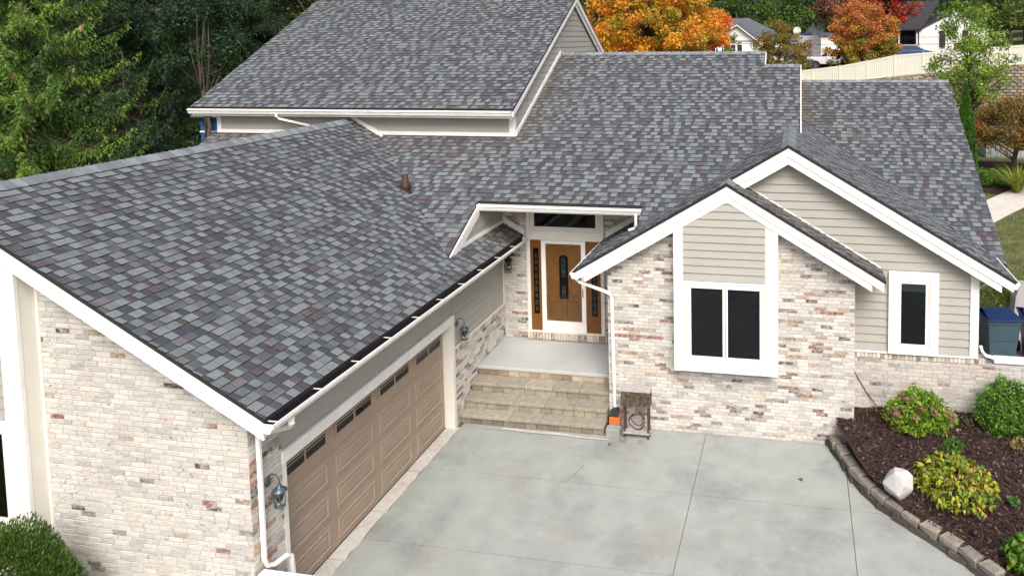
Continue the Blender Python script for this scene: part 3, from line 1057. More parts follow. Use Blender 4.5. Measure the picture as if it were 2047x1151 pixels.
# porch end rake, upper rakes, main roof right rake
rake_y(.034, 3.80, 5.27, MZ, .04, .20)
rake_y(.020, 3.90, 5.27, MZ, .20, .31)
rake_y(.160, 7.01, 12.4, UZ, .045, .20)
rake_y(.160, 12.4, 17.8, lambda y: 9.498 - .57 * (y - 12.4), .045, .20)
rake_y(.105, 7.05, 12.4, UZ, .20, .30)
rake_y(.105, 12.4, 17.6, lambda y: 9.498 - .57 * (y - 12.4), .20, .34)
rake_y(.06, 7.08, 12.4, UZ, .19, .22, .11, 'soffit')
rake_y(.06, 12.4, 17.6, lambda y: 9.498 - .57 * (y - 12.4), .19, .22, .11, 'soffit')
rake_y(.075, 7.40, 10.99, MZ, -.12, -.005, .03, 'flashing_trim')
rake_y(7.147, 7.70, 10.44, MZ, -.005, .15, .022)
rake_y(6.172, 10.45, 11.08, MZ, .01, .15, .022)
rake_y(-8.975, 7.02, 12.4, UZ, .045, .20)
# flashing over the small gable's right slope, against the siding
rake_x(4.975, 5.80, 8.74, PSZ, -.045, -.003, .02, 'flashing_trim')
# base trims of upper wall
trim(-3.72, 7.345, 5.70, .07, 7.40, 5.80)
trim(-8.47, 7.345, 5.70, -5.1, 7.40, 5.80)
trim(-8.47, 7.35, 5.803, -8.34, 7.44, 6.22, 'corner_board')
trim(-.07, 7.35, 5.803, .085, 7.44, 6.22, 'corner_board')
# sloped flashing trim where the garage slope meets the upper wall
rake_x(7.315, -4.43, -3.55, GZ, -.13, -.004, .045, 'flashing_trim')
# upper eave: fascia, frieze, soffit
trim(-8.9, 7.02, 6.19, .155, 7.05, 6.38, 'fascia')
trim(-8.5, 7.06, 6.21, .10, 7.38, 6.235, 'soffit')
# porch eave
trim(.05, 5.285, 4.30, 3.78, 5.315, 4.475, 'fascia')
trim(.05, 5.32, 4.31, 3.78, 6.63, 4.335, 'soffit', 'cream_trim')
# garage eave
trim(.475, -1.95, 3.26, .505, 6.60, 3.385, 'fascia')
trim(.012, -1.68, 3.30, .474, 6.60, 3.325, 'soffit', 'cream_trim')
# gable eaves
trim(2.60, 4.30, 3.20, 2.63, 6.60, 3.34, 'fascia')
trim(11.12, 4.74, 3.20, 11.15, 6.4, 3.39, 'fascia')
# trims on the entry wall along the two roofs that run into it
rake_x(6.60, .0, .56, GZ, -.15, -.005, .035, 'flashing_trim')
rake_x(6.60, 2.60, 3.75, PLZ, -.15, -.005, .035, 'flashing_trim')
rake_y(.0135, 3.98, 6.59, lambda y: 3.695, -.085, .0, .02, 'flashing_trim')
# garage side: sill strip over the brick, corner strip
trim(-.01, 3.97, 1.662, .022, 6.60, 1.70, 'sill_trim', 'cream_trim')
trim(-.013, 6.575, 1.705, .012, 6.63, 3.30, 'corner_board', 'cream_trim')
# garage door casing
trim(-.24, 3.86, -.0, .030, 3.965, 2.245, 'casing', 'cream_trim')
trim(-.24, -1.115, 0, .012, -1.035, 2.245, 'casing', 'cream_trim')
trim(-.24, -1.115, 2.247, .034, 3.968, 2.42, 'casing')
# corner boards and sill strip of the siding wing
trim(10.44, 4.955, 1.765, 10.60, 5.0, 3.56, 'corner_board')
trim(8.2, 4.965, 1.748, 10.605, 5.0, 1.79, 'sill_trim')


def gutter(name, axis, a0, a1, back, top, side, drop=.115, wid=.115, straps=None):
    """open gutter along an axis: back plate, floor, front with lip; side = +1/-1 outward"""
    mb = MB()
    prof = [(0, 0), (0, -drop), (wid * .62, -drop), (wid * .82, -drop * .45), (wid, -drop * .25), (wid, .012), (wid - .022, .012),
            (wid - .022, -.004), (wid - .008, -.010), (wid - .014, -drop * .2), (wid * .75, -drop * .42), (wid * .56, -drop + .008), (.006, -drop + .008), (.006, 0)]
    def P(q, a):
        return (back + side * q[0], a, top + q[1]) if axis == 'y' else (a, back + side * q[0], top + q[1])
    n = len(prof)
    v = [P(q, a0) for q in prof] + [P(q, a1) for q in prof]
    f = [(i, (i + 1) % n, n + (i + 1) % n, n + i) for i in range(n)]
    if (axis == 'y') == (side > 0): f = [q[::-1] for q in f]
    mb.add(v, f)
    for a, da in ((a0, .008), (a1 - .008, .008)):
        out = [(0, -drop), (wid * .62, -drop), (wid * .82, -drop * .45), (wid, -drop * .25), (wid, .012), (0, .012)]
        mb.prism([P(q, a) for q in out], (0, da, 0) if axis == 'y' else (da, 0, 0))
    g = mb.build(name, 'gutter', H)
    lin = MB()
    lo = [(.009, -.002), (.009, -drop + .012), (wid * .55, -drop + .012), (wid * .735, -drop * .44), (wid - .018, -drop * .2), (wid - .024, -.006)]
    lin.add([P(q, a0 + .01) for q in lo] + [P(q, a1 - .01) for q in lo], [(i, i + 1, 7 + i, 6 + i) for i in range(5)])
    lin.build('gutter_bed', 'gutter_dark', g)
    for s in straps or []:
        m2 = MB()
        if axis == 'y': m2.box(back + side * .004 if side > 0 else back - wid + .01, s, top + .002, back + wid - .01 if side > 0 else back - .004, s + .020, top + .009)
        else: m2.box(s, back - wid + .01, top + .002, s + .028, back - .004, top + .010)
        m2.build('strap', 'gutter', g)
    return g


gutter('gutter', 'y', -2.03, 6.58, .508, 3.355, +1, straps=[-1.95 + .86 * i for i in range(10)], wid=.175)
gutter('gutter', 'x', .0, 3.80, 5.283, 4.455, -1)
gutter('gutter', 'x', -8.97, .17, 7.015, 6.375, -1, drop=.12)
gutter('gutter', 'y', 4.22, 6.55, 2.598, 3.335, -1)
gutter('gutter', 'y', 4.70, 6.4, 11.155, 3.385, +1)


def spout(path, w=.075, name='downspout', m='gutter'):
    o = MB().tube(path, w * .62, 4, flat=.8).build(name, m, H)
    return bevel(o, .012, 2)


spout([(.60, -1.62, 3.24), (.60, -1.62, 3.17), (.52, -1.56, 3.08), (.20, -1.52, 2.97), (.09, -1.50, 2.9)], .09)
spout([(.46, -1.96, 3.24), (.30, -1.82, 3.14), (.085, -1.60, 3.02), (.06, -1.585, 2.9), (.06, -1.585, 1.20), (.07, -1.56, 1.10), (.11, -1.46, 1.05), (.15, -1.28, 1.05), (.16, -1.21, 1.0), (.16, -1.19, .8), (.16, -1.18, 0.2)], .072)
spout([(2.545, 4.36, 3.24), (2.56, 4.36, 3.18), (2.64, 4.38, 3.11), (3.18, 4.46, 2.90), (3.27, 4.47, 2.85), (3.30, 4.475, 2.75), (3.33, 4.475, .42)], .078)
spout([(3.66, 5.215, 4.36), (3.66, 5.215, 4.10), (3.62, 5.20, 4.05), (3.50, 5.16, 4.02)], .07)
spout([(-6.32, 6.95, 6.27), (-6.32, 6.95, 6.19), (-6.30, 7.02, 6.13), (-5.62, 7.28, 5.93), (-5.58, 7.31, 5.88), (-5.58, 7.31, 5.70)], .08)
spout([(11.1, 5.6, 3.27), (11.05, 5.6, 3.2), (10.72, 5.5, 3.02), (10.66, 5.48, 2.96), (10.66, 5.48, 1.3)], .08)
# drain pipes laid along the low walls
def drain(pts, m='gutter'):
    o = MB().tube(pts, .095, 4, flat=.9).build('drain_pipe', m, H)
    return bevel(o, .015, 2)
drain([(10.92, 5.10, 1.71), (12.4, 5.10, 1.71)])
spout([(10.66, 5.02, 2.0), (10.68, 5.02, 1.90), (10.76, 5.04, 1.80), (10.95, 5.08, 1.74)], .08)
drain([(.14, -1.76, 1.11), (1.28, -1.76, 1.11)])

# ---- windows
def slat_blind(parent, x0, x1, y, z0, z1, m='blind', step=.05):
    for i in range(int((z1 - z0) / step)):
        z = z0 + i * step
        MB().box(x0, y, z, x1, y + .004, z + step * .72).build('blind_slat', m, parent)


def window_y(x0, x1, z0, z1, y, fw=.05, sashes=1, blind=None, m='trim'):
    """window in a wall facing the street; y = wall face; frame stands proud"""
    mb = MB()
    mb.box(x0, y - .035, z0, x0 + fw, y, z1).box(x1 - fw, y - .035, z0, x1, y, z1)
    mb.box(x0 + fw, y - .035, z0, x1 - fw, y, z0 + fw).box(x0 + fw, y - .035, z1 - fw, x1 - fw, y, z1)
    wn_ = mb.build('window', m, H)
    box('backing', x0 + fw * .5, y - .006, z0 + fw * .5, x1 - fw * .5, y - .002, z1 - fw * .5, 'interior', wn_)
    n = sashes
    wsh = (x1 - x0 - 2 * fw) / n
    for k in range(n):
        a, b = x0 + fw + k * wsh + .006, x0 + fw + (k + 1) * wsh - .006
        s = MB(); t = .045
        s.box(a, y - .030, z0 + fw + .006, a + t, y - .008, z1 - fw - .006).box(b - t, y - .030, z0 + fw + .006, b, y - .008, z1 - fw - .006)
        s.box(a + t, y - .030, z0 + fw + .006, b - t, y - .008, z0 + fw + t).box(a + t, y - .030, z1 - fw - t, b - t, y - .008, z1 - fw - .006)
        s.build('sash', m, wn_)
        MB().box(a + t * .6, y - .022, z0 + fw + t * .6, b - t * .6, y - .019, z1 - fw - t * .6).build('pane', 'glass', wn_)
        if blind:
            slat_blind(wn_, a + t * .8, b - t * .8, y - .012, z0 + fw + t, z1 - fw - t, blind)
    return wn_


# bump-out of the small gable: trims, boards, double window
BO = 4.29
w = MB().prism([(x, BO, z) for x, z in ((4.66, 1.45), (6.70, 1.45), (6.70, 4.40), (5.716, 4.94), (4.66, 4.36))], (0, .25, 0)).build('bay_wall', 'trim', H)
boards(w, FX(BO), [[(4.83, 3.285), (6.465, 3.285), (6.465, 4.47), (5.69, 4.92), (4.83, 4.44)]], 3.285, 4.95, .157)
for x0, x1, zt in ((4.642, 4.80, 4.31), (6.495, 6.715, 4.33)):
    trim(x0, 4.252, 1.43, x1, BO, zt, 'casing')
trim(4.80, 4.258, 1.43, 6.495, BO, 1.665, 'casing')
trim(4.815, 4.262, 3.235, 6.48, BO, 3.283, 'casing')
trim(4.80, 4.266, 3.285, 4.832, BO, 4.37, 'casing', 'cream_trim')
trim(6.463, 4.266, 3.285, 6.495, BO, 4.40, 'casing', 'cream_trim')
trim(4.80, 4.268, 1.667, 4.90, BO, 3.233, 'casing', 'cream_trim')
trim(6.45, 4.268, 1.667, 6.495, BO, 3.233, 'casing', 'cream_trim')
window_y(4.905, 6.445, 1.675, 3.225, BO, .035, 2, 'blind')
# narrow window of the siding wing
trim(8.885, 4.915, 1.77, 9.04, 4.998, 3.44, 'casing')
trim(9.68, 4.915, 1.77, 9.84, 4.998, 3.44, 'casing')
trim(9.04, 4.917, 3.29, 9.68, 4.998, 3.44, 'casing')
trim(9.04, 4.917, 1.77, 9.68, 4.998, 1.90, 'casing')
wn1 = window_y(9.045, 9.675, 1.905, 3.285, 4.962, .03, 1, None)
box('valance', 9.11, 4.950, 3.05, 9.61, 4.953, 3.21, 'valance', wn1)
# garage front bump-out: trims, boards, window
GB = -1.92
w = MB().prism([(x, GB, z) for x, z in ((-5.67, 1.43), (-3.195, 1.43), (-3.195, 5.22), (XR, 5.84), (-5.67, 5.22))], (0, .22, 0)).build('bay_wall', 'cream_trim', H)
boards(w, FX(GB), [[(-5.35, 3.02), (-3.50, 3.02), (-3.50, 5.14), (XR, 5.62), (-5.35, 5.14)]], 3.02, 5.7, .16)
trim(-3.49, GB - .05, 1.42, -3.19, GB, 5.16, 'casing')
trim(-5.67, GB - .05, 1.42, -5.37, GB, 5.16, 'casing')
trim(-5.37, GB - .045, 2.93, -3.49, GB, 3.01, 'casing')
trim(-5.37, GB - .045, 1.42, -3.49, GB, 1.52, 'casing')
window_y(-5.36, -3.50, 1.53, 2.92, GB, .05, 2, 'blind')
trim(-3.197, -1.715, 1.0, -3.15, -1.70, 5.25, 'corner_board', 'cream_trim')

# ---- front door group on the entry wall
EY = 6.64
trim(.615, EY - .05, 1.04, .70, EY, 4.3, 'casing', 'cream_trim')
trim(2.46, EY - .05, 1.04, 2.55, EY, 4.3, 'casing', 'cream_trim')
trim(.70, EY - .045, 3.31, 2.46, EY, 3.53, 'casing', 'cream_trim')
trim(.60, EY - .09, 1.036, 2.56, EY, 1.068, 'sill_trim', 'cream_trim')
window_y(.71, 2.45, 3.535, 4.28, EY, .05, 1, None, 'cream_trim')
fd = MB().box(.985, EY - .055, 1.07, 1.09, EY, 3.305).box(1.985, EY - .055, 1.07, 2.09, EY, 3.305).box(1.09, EY - .055, 3.225, 1.985, EY, 3.305).box(1.09, EY - .055, 1.07, 1.985, EY, 1.32).build('storm_door', 'trim', H)
box('pane', 1.10, EY - .040, 1.325, 1.975, EY - .036, 3.22, 'clear_glass', fd)
MB().tube([(2.02, EY - .058, 1.95), (2.02, EY - .085, 2.0), (2.02, EY - .085, 2.12), (2.02, EY - .058, 2.16)], .010, 6).build('handle', 'lantern_dark', fd)
dr = box('front_door', 1.09, EY - .020, 1.08, 1.985, EY, 3.225, 'door_wood', H)


def arch_panel(x0, x1, z0, z1, y0, y1, n=10, top=True):
    r = (x1 - x0) / 2
    pts = [(x0, y0, z0), (x1, y0, z0)]
    if top:
        pts += [((x0 + x1) / 2 + r * math.cos(a), y0, z1 - r + r * math.sin(a)) for a in [math.pi * i / n for i in range(n + 1)]]
    else:
        pts += [(x1, y0, z1), (x0, y0, z1)]
    return MB().prism(pts, (0, y1 - y0, 0))


def ring_panel(x0, x1, z0, z1, y, t=.02):
    mb = MB()
    mb.box(x0, y - .014, z0, x0 + t, y, z1).box(x1 - t, y - .014, z0, x1, y, z1).box(x0 + t, y - .014, z0, x1 - t, y, z0 + t).box(x0 + t, y - .014, z1 - t, x1 - t, y, z1)
    return mb


for x0, x1, z0, z1 in ((1.15, 1.37, 1.95, 2.75), (1.70, 1.92, 1.95, 2.75), (1.17, 1.48, 1.40, 1.82), (1.58, 1.90, 1.40, 1.82)):
    ring_panel(x0, x1, z0, z1, EY - .020).build('panel', 'door_wood', dr)
pts = [(1.535 + .26 * math.cos(a), EY - .026, 2.84 + .26 * math.sin(a)) for a in [math.pi * i / 14 for i in range(15)]]
MB().tube(pts, .014, 6).build('moulding', 'door_wood', dr)
g = arch_panel(1.40, 1.67, 1.85, 2.98, EY - .028, EY - .021).build('glass_surround', 'door_wood', dr)
arch_panel(1.425, 1.645, 1.88, 2.955, EY - .031, EY - .0285).build('pane', 'dark_glass', dr)
arch_panel(1.42, 1.65, 1.875, 2.96, EY - .0283, EY - .0281).build('backing', 'interior', dr)


def scroll(parent, x, z, s, y):
    mb = MB()
    p = [(x + s * .5 * math.sin(t * 2.4), y, z + s * (t - 2.2) * .42) for t in [i * .3 for i in range(15)]]
    mb.tube(p, .0028, 4)
    mb.tube([(2 * x - a[0], a[1], a[2]) for a in p], .0028, 4)
    mb.build('leading', 'leading', parent)


for z in (2.0, 2.12, 2.5, 2.62, 2.8):
    scroll(dr, 1.535, z, .10, EY - .034)
for xa, xb, ga, gb in ((.70, .982, .775, .915), (2.093, 2.46, 2.225, 2.375)):
    sl = box('sidelight', xa, EY - .03, 1.07, xb, EY, 3.305, 'door_wood', H)
    box('backing', ga, EY - .0325, 1.48, gb, EY - .0305, 3.10, 'interior', sl)
    box('pane', ga, EY - .037, 1.48, gb, EY - .034, 3.10, 'dark_glass', sl)
    MB().box(ga - .015, EY - .038, 1.465, ga, EY - .03, 3.115).box(gb, EY - .038, 1.465, gb + .015, EY - .03, 3.115).build('moulding', 'door_wood', sl)
    for i in range(9):
        scroll(sl, (ga + gb) / 2, 1.6 + i * .165, .05 + .02 * (i % 2), EY - .040)

# ---- garage door: four sections, raised panels, a row of small panes
GX = -.20
gd = box('garage_door', GX - .05, -1.03, .012, GX, 3.855, 2.25, 'garage_door', H)
for r in range(4):
    z0 = .02 + r * .535
    o = box('section', GX, -1.028, z0 + .003, GX + .012, 3.853, z0 + .53, 'garage_door', gd)
    bevel(o, .006, 1)
    for c in range(4):
        y0 = -1.028 + c * 1.2203
        ya, yb, za, zb = y0 + .10, y0 + 1.12, z0 + .085, z0 + .45
        if r < 3:
            for ins, hh, nm in ((0, .006, 'panel'), ):
                fr = FY(GX + .012)
                v = []
                for k, h in ((0, .0), (.018, -.008), (.045, -.008), (.085, .010)):
                    v += [(GX + .0125 + h * .9 if k else GX + .0125, ya + k, za + k), (GX + .0125 + h * .9 if k else GX + .0125, yb - k, za + k), (GX + .0125 + h * .9 if k else GX + .0125, yb - k, zb - k), (GX + .0125 + h * .9 if k else GX + .0125, ya + k, zb - k)]
                # ridge moulding standing proud, then a raised field
                v = []
                for k, h in ((0, .0005), (.014, .018), (.034, .018), (.060, .001), (.105, .014)):
                    v += [(GX + .012 + h, ya + k, za + k), (GX + .012 + h, yb - k, za + k), (GX + .012 + h, yb - k, zb - k), (GX + .012 + h, ya + k, zb - k)]
                f = []
                for q in range(4):
                    for t in range(4):
                        f.append((q * 4 + t, q * 4 + (t + 1) % 4, q * 4 + 4 + (t + 1) % 4, q * 4 + 4 + t))
                f.append((16, 17, 18, 19))
                link(bpy.data.objects.new('panel', mesh_data('panel', v, f, 'garage_door')), gd)
        else:
            za, zb = z0 + .20, z0 + .44
            ym = (ya + yb) / 2
            mb = MB()
            X0, X1 = GX + .012, GX + .034
            mb.box(X0, ya, za, X1, ya + .035, zb).box(X0, yb - .035, za, X1, yb, zb).box(X0, ym - .016, za, X1, ym + .016, zb)
            mb.box(X0, ya + .035, zb - .035, X1, ym - .016, zb).box(X0, ym + .016, zb - .035, X1, yb - .035, zb)
            mb.box(X0, ya + .035, za, X1, ym - .016, za + .035).box(X0, ym + .016, za, X1, yb - .035, za + .035)
            mb.box(X0, ya + .035, zb - .085, X1 - .003, ym - .016, zb - .07).box(X0, ym + .016, zb - .085, X1 - .003, yb - .035, zb - .07)
            mb.build('window_frame', 'garage_door', gd)
            box('backing', X0 + .0005, ya + .03, za + .03, X0 + .003, yb - .03, zb - .03, 'interior', gd)
            for a, b in ((ya + .03, ym - .014), (ym + .014, yb - .03)):
                box('pane', X0 + .008, a, za + .03, X0 + .011, b, zb - .03, 'dark_glass', gd)
MB().box(GX - .04, -1.02, .005, GX + .02, 3.85, .022).build('door_seal', 'black_plastic', gd)

# ---- roof vent pipe
vp = MB().lathe([(.11, -.12), (.105, .10), (.075, .12), (.07, .30), (.06, .30)], (-1.87, 5.50, GZ(-1.87) + .02), 14).build('vent_pipe', 'vent_brown', H, True)
fl = Frame((-1.87, 5.50, GZ(-1.87)), (0, 1, 0), (-1, 0, sG))
v, f = tile_geo([(-.17, -.22), (.17, -.22), (.17, .15), (-.17, .15)], lambda a, b: .022)
link(bpy.data.objects.new('flashing', mesh_data('flashing', [tuple(fl.p(*t)) for t in v], f, 'vent_brown')), vp)

BRICKS.finish(300)
SHINGLES.finish(300)

# ------------------------------------------------------------------ front steps and landing
st = empty('front_steps', (1.6, 5, 0), 0, 'three stone block steps and grey concrete landing before the front door', 'steps')


def stp(name, x0, y0, z0, x1, y1, z1, m, col=None, bev=.008):
    mb = MB().box(x0 - 1.6, y0 - 5, z0, x1 - 1.6, y1 - 5, z1, col)
    o = mb.build(name, m, st, color=col is not None)
    bevel(o, bev, 2)
    return o


stp('landing', .0, 5.03, .765, 3.19, 6.635, .845, 'porch_slab', None, .015)
stp('base', .02, 5.07, .0, 3.18, 6.62, .76, 'mortar')
r = random.Random(5)
for k in range(13):
    x0 = .02 + k * .243
    stp('riser_block', x0, 5.05, .635, min(x0 + .236, 3.18), 5.068, .76, 'step_stone', r.choice([(.30, .22, .13), (.34, .29, .22), (.22, .17, .12), (.40, .35, .28)]), .004)
TY = [4.69, 4.36, 4.10]
TZ = [.63, .42, .21]
TB = [5.045, 4.72, 4.39]
for i in range(3):
    y0, y1, z1 = TY[i], TB[i], TZ[i]
    z0 = z1 - .075
    xs = [.015] + [[.60, 1.24, 1.88, 2.50], [.48, 1.14, 1.82, 2.45], [.32, 1.13, 1.80, 2.48]][i] + [3.19]
    for a, b in zip(xs, xs[1:]):
        c = r.uniform(.9, 1.1)
        stp('tread', a + .003, y0 - .015, z0, b - .003, y1 + .02, z1 + r.uniform(-.002, .002), 'step_stone', (.285 * c, .268 * c, .222 * c), .012)
    nb = 13
    for k in range(nb):
        a = .02 + k * 3.165 / nb; b = .02 + (k + 1) * 3.165 / nb
        c = r.uniform(.75, 1.15)
        col = (.27 * c, .24 * c, .185 * c) if i < 2 else (.19 * c, .168 * c, .132 * c)
        stp('riser_block', a + .004, y0 + .012 + r.uniform(-.004, .004), z1 - .21 + .002, b - .004, y1, z0 - .003, 'step_stone', col, .006)

# ------------------------------------------------------------------ wall lanterns
def lantern(loc, rz, label, m='lantern_metal'):
    L = empty('wall_lantern', loc, rz, label, 'lantern', 'wall lanterns by the doors')      # wall at local x=0, lamp towards +x
    MB().lathe([(.055, 0), (.06, .006), (.045, .018), (.02, .022)], (0, 0, .10), 14, ax=Matrix(((0, 0, 1), (0, 1, 0), (-1, 0, 0)))).build('backplate', m, L, True)
    arm = [(.02, 0, .10)] + [(.09 - .085 * math.cos(a), 0, .14 + .085 * math.sin(a)) for a in [math.pi * i / 10 for i in range(11)]] + [(.172, 0, .08)]
    MB().tube(arm, .009, 6).build('arm', m, L, True)
    MB().lathe([(.012, .10), (.025, .085), (.03, .06), (.05, .045), (.095, .01), (.10, -.005), (.085, -.006)], (.172, 0, 0), 16).build('hood', m, L, True)
    MB().lathe([(.068, -.008), (.075, -.10), (.062, -.20), (.05, -.205)], (.172, 0, 0), 14).build('globe', 'dark_glass', L, True)
    cage = MB()
    for k in range(6):
        a = k * math.pi / 3
        cage.tube([(.172 + .078 * math.cos(a), .078 * math.sin(a), -.005), (.172 + .083 * math.cos(a + .25), .083 * math.sin(a + .25), -.10), (.172 + .068 * math.cos(a), .068 * math.sin(a), -.205)], .005, 4)
    cage.build('cage', m, L)
    MB().lathe([(.066, -.203), (.072, -.215), (.05, -.235), (.02, -.245)], (.172, 0, 0), 14).build('base', m, L, True)
    return L


lantern((.003, 4.12, 2.06), 0, 'blue-grey wall lantern on beige siding between garage door and steps')
lantern((.012, -1.40, 2.06), 0, 'blue-grey wall lantern on the brick pier beside the garage corner downspout')
lantern((.20, 6.63, 2.82), -math.pi / 2, 'dark wall lantern on brick beside the front door', 'lantern_dark')

# ------------------------------------------------------------------ small things by the steps
cb = MB().box(3.235, 4.04, 0, 3.53, 4.22, .185).build('concrete_block', 'concrete')
bevel(cb, .012); tag(cb, 'rough grey concrete block at the foot of the steps', 'block')
ob = empty('downspout_filter', (3.37, 4.30, .0), 0, 'orange plastic box with black spout adapter under the downspout', 'drain box')
bevel(MB().box(-.115, -.06, .187, .115, .115, .33).build('box', 'orange_plastic', ob), .012)
MB().prism([(-.10, -.04, .332), (.09, -.04, .332), (.06, .10, .332), (-.06, .10, .332)], (0, .05, .11)).build('adapter', 'black_plastic', ob)
MB().box(-.10, -.05, .0, .10, .11, .185).build('pedestal', 'concrete', ob)

ws = empty('weathered_stand', (3.86, 4.22, 0), 0, 'weathered brown wooden stand with pale top against the whitewashed brick', 'stand')
MB().prism([(-.30, -.13, .70), (.30, -.13, .70), (.30, -.13, .99), (-.30, -.13, .99)], (0, .17, 0)).build('cabinet', 'weathered_wood', ws)
for k in range(6):
    bevel(MB().box(-.305 + k * .102, -.146, .685 - .006 * (k % 2), -.305 + k * .102 + .096, -.131, .995).build('plank', 'weathered_wood', ws), .004, 1)
bevel(MB().prism([(-.315, -.155, .992), (.315, -.155, .992), (.30, .05, 1.03), (-.30, .05, 1.03)], (0, 0, .022)).build('top', 'grey_wood', ws), .004, 1)
for sx in (-.26, .235):
    for sy in (-.12, .0):
        MB().box(sx, sy, 0.0, sx + .035, sy + .035, .70).build('leg', 'rust', ws)
bevel(MB().box(-.28, -.14, .10, .28, .05, .135).build('shelf', 'grey_wood', ws), .005, 1)
hs = MB()
for k, (rr, zz) in enumerate(((.15, .30), (.17, .29), (.13, .31))):
    hs.tube([(-.02 + rr * math.cos(a), -.02 + .05 * k + .04 * math.sin(a * 2), zz + rr * math.sin(a)) for a in [i * 2 * math.pi / 24 for i in range(25)]], .009, 5)
ho = hs.build('coiled_cable', 'rust')
ho.location = (3.86, 4.22, .0)
tag(ho, 'coiled dark cable hanging inside the weathered stand', 'cable')
for k, (x, y, s) in enumerate(((3.62, 3.98, .05), (3.98, 3.97, .035))):
    me = stone_mesh(60 + k, s * 2, s * 1.6, s * 1.5, (.2, .18, .16), s * .3, s * .3)
    o = bpy.data.objects.new('loose_stone', me); o.location = (x, y, 0.002); link(o)
    tag(o, ['larger loose grey stone at the left foot of the weathered stand', 'small loose stone before the right foot of the weathered stand'][k], 'stone')

# thin cable running from brick corner to the bed
o = MB().tube([(8.22, 4.98, 1.35), (8.45, 4.975, .95), (8.62, 4.96, .72), (8.74, 4.90, .58), (8.80, 4.80, .55)], .008, 5).build('loose_wire', 'cable')
tag(o, 'thin dark wire slanting down the pale brick into the mulch', 'wire')


# ------------------------------------------------------------------ leaves
def rand_dirs(n):
    d = NR.normal(size=(n, 3))
    return d / np.linalg.norm(d, axis=1)[:, None]


def leaf_quads(P, size, up=.5, aspect=.5, D=None):
    """diamond leaves at points P; returns (n,4,3)"""
    n = len(P)
    d = rand_dirs(n) if D is None else D
    nn = rand_dirs(n); nn[:, 2] += up
    s = np.cross(d, nn); s /= (np.linalg.norm(s, axis=1)[:, None] + 1e-9)
    L = (size * NR.uniform(.6, 1.3, n))[:, None]
    return np.stack([P - d * L * .5, P + s * L * aspect * .5 - d * L * .05, P + d * L * .5, P - s * L * aspect * .5 - d * L * .05], 1)


def pal_cols(pal, n, jit=.22):
    c = np.array([p for p, _ in pal]); w_ = np.array([q for _, q in pal], float); w_ /= w_.sum()
    return c[NR.choice(len(c), n, p=w_)] * NR.uniform(1 - jit, 1 + jit, (n, 1))


def clumps(center, radii, n, shell=.55, flat=0.0, low=-1.0):
    out = []
    while len(out) < n:
        d = rand_dirs(1)[0]
        if d[2] < low: continue
        r_ = (shell + (1 - shell) * NR.random() ** .6) * NR.uniform(.8, 1.08)
        out.append(np.array(center) + d * np.array(radii) * r_)
    return np.array(out)


def tree(name, label, base, crown_c, radii, pal, nclump=70, per=130, leaf=.10, cr=.5, trunk=.18, bark='bark', limbs=14, group=None, pal_by_clump=True, shell=.5, low=-.75, cat='tree', jit=.25, up=.4, pal_top=None):
    base = Vector(base)
    t = empty(name, base, 0, label, cat, group)
    cc = np.array(crown_c, float)
    cl = clumps(cc, radii, nclump, shell, low=low)
    mb = MB()
    top = Vector(cc) + Vector((0, 0, radii[2] * .45))
    path = [Vector((0, 0, -.2))] + [Vector((NR.normal(0, .06), NR.normal(0, .06), 0)) + (top - base) * k for k in (.2, .4, .6, .8, 1.0)]
    mb.tube([tuple(p) for p in path], trunk, 8, r1=trunk * .25)
    for i in range(min(limbs, len(cl))):
        e = Vector(cl[i]) - base
        k = NR.uniform(.25, .75)
        s0 = (top - base) * k
        if s0.z > e.z: s0 = s0 * max(.2, (e.z - .4) / max(s0.z, .1))
        mid = s0.lerp(e, .5) + Vector((NR.normal(0, .15), NR.normal(0, .15), -.1))
        mb.tube([tuple(s0), tuple(mid), tuple(e)], trunk * .38, 6, r1=trunk * .06)
    mb.build('trunk', bark, t, True)
    Ps, Cs = [], []
    for c in cl:
        m_ = int(per * NR.uniform(.6, 1.4))
        q = rand_dirs(m_) * (NR.random((m_, 1)) ** .45) * cr * NR.uniform(.7, 1.25)
        q[:, 2] *= .75
        Ps.append(c + q - np.array(base))
        if pal_by_clump:
            pz = pal_top if pal_top and (c[2] - cc[2]) / radii[2] + NR.normal(0, .22) > .05 else pal
            b = pal_cols(pz, 1, .1)[0]
            o_ = pal_cols(pz, m_, .1)
            mixk = .65
            Cs.append((b * mixk + o_ * (1 - mixk)) * NR.uniform(1 - jit, 1 + jit, (m_, 1)))
        else:
            Cs.append(pal_cols(pal, m_, jit))
    P = np.concatenate(Ps); C = np.concatenate(Cs)
    o = bpy.data.objects.new('crown', quads_mesh('crown', leaf_quads(P, leaf, up, .62), C, 'leaf'))
    link(o, t)
    return t


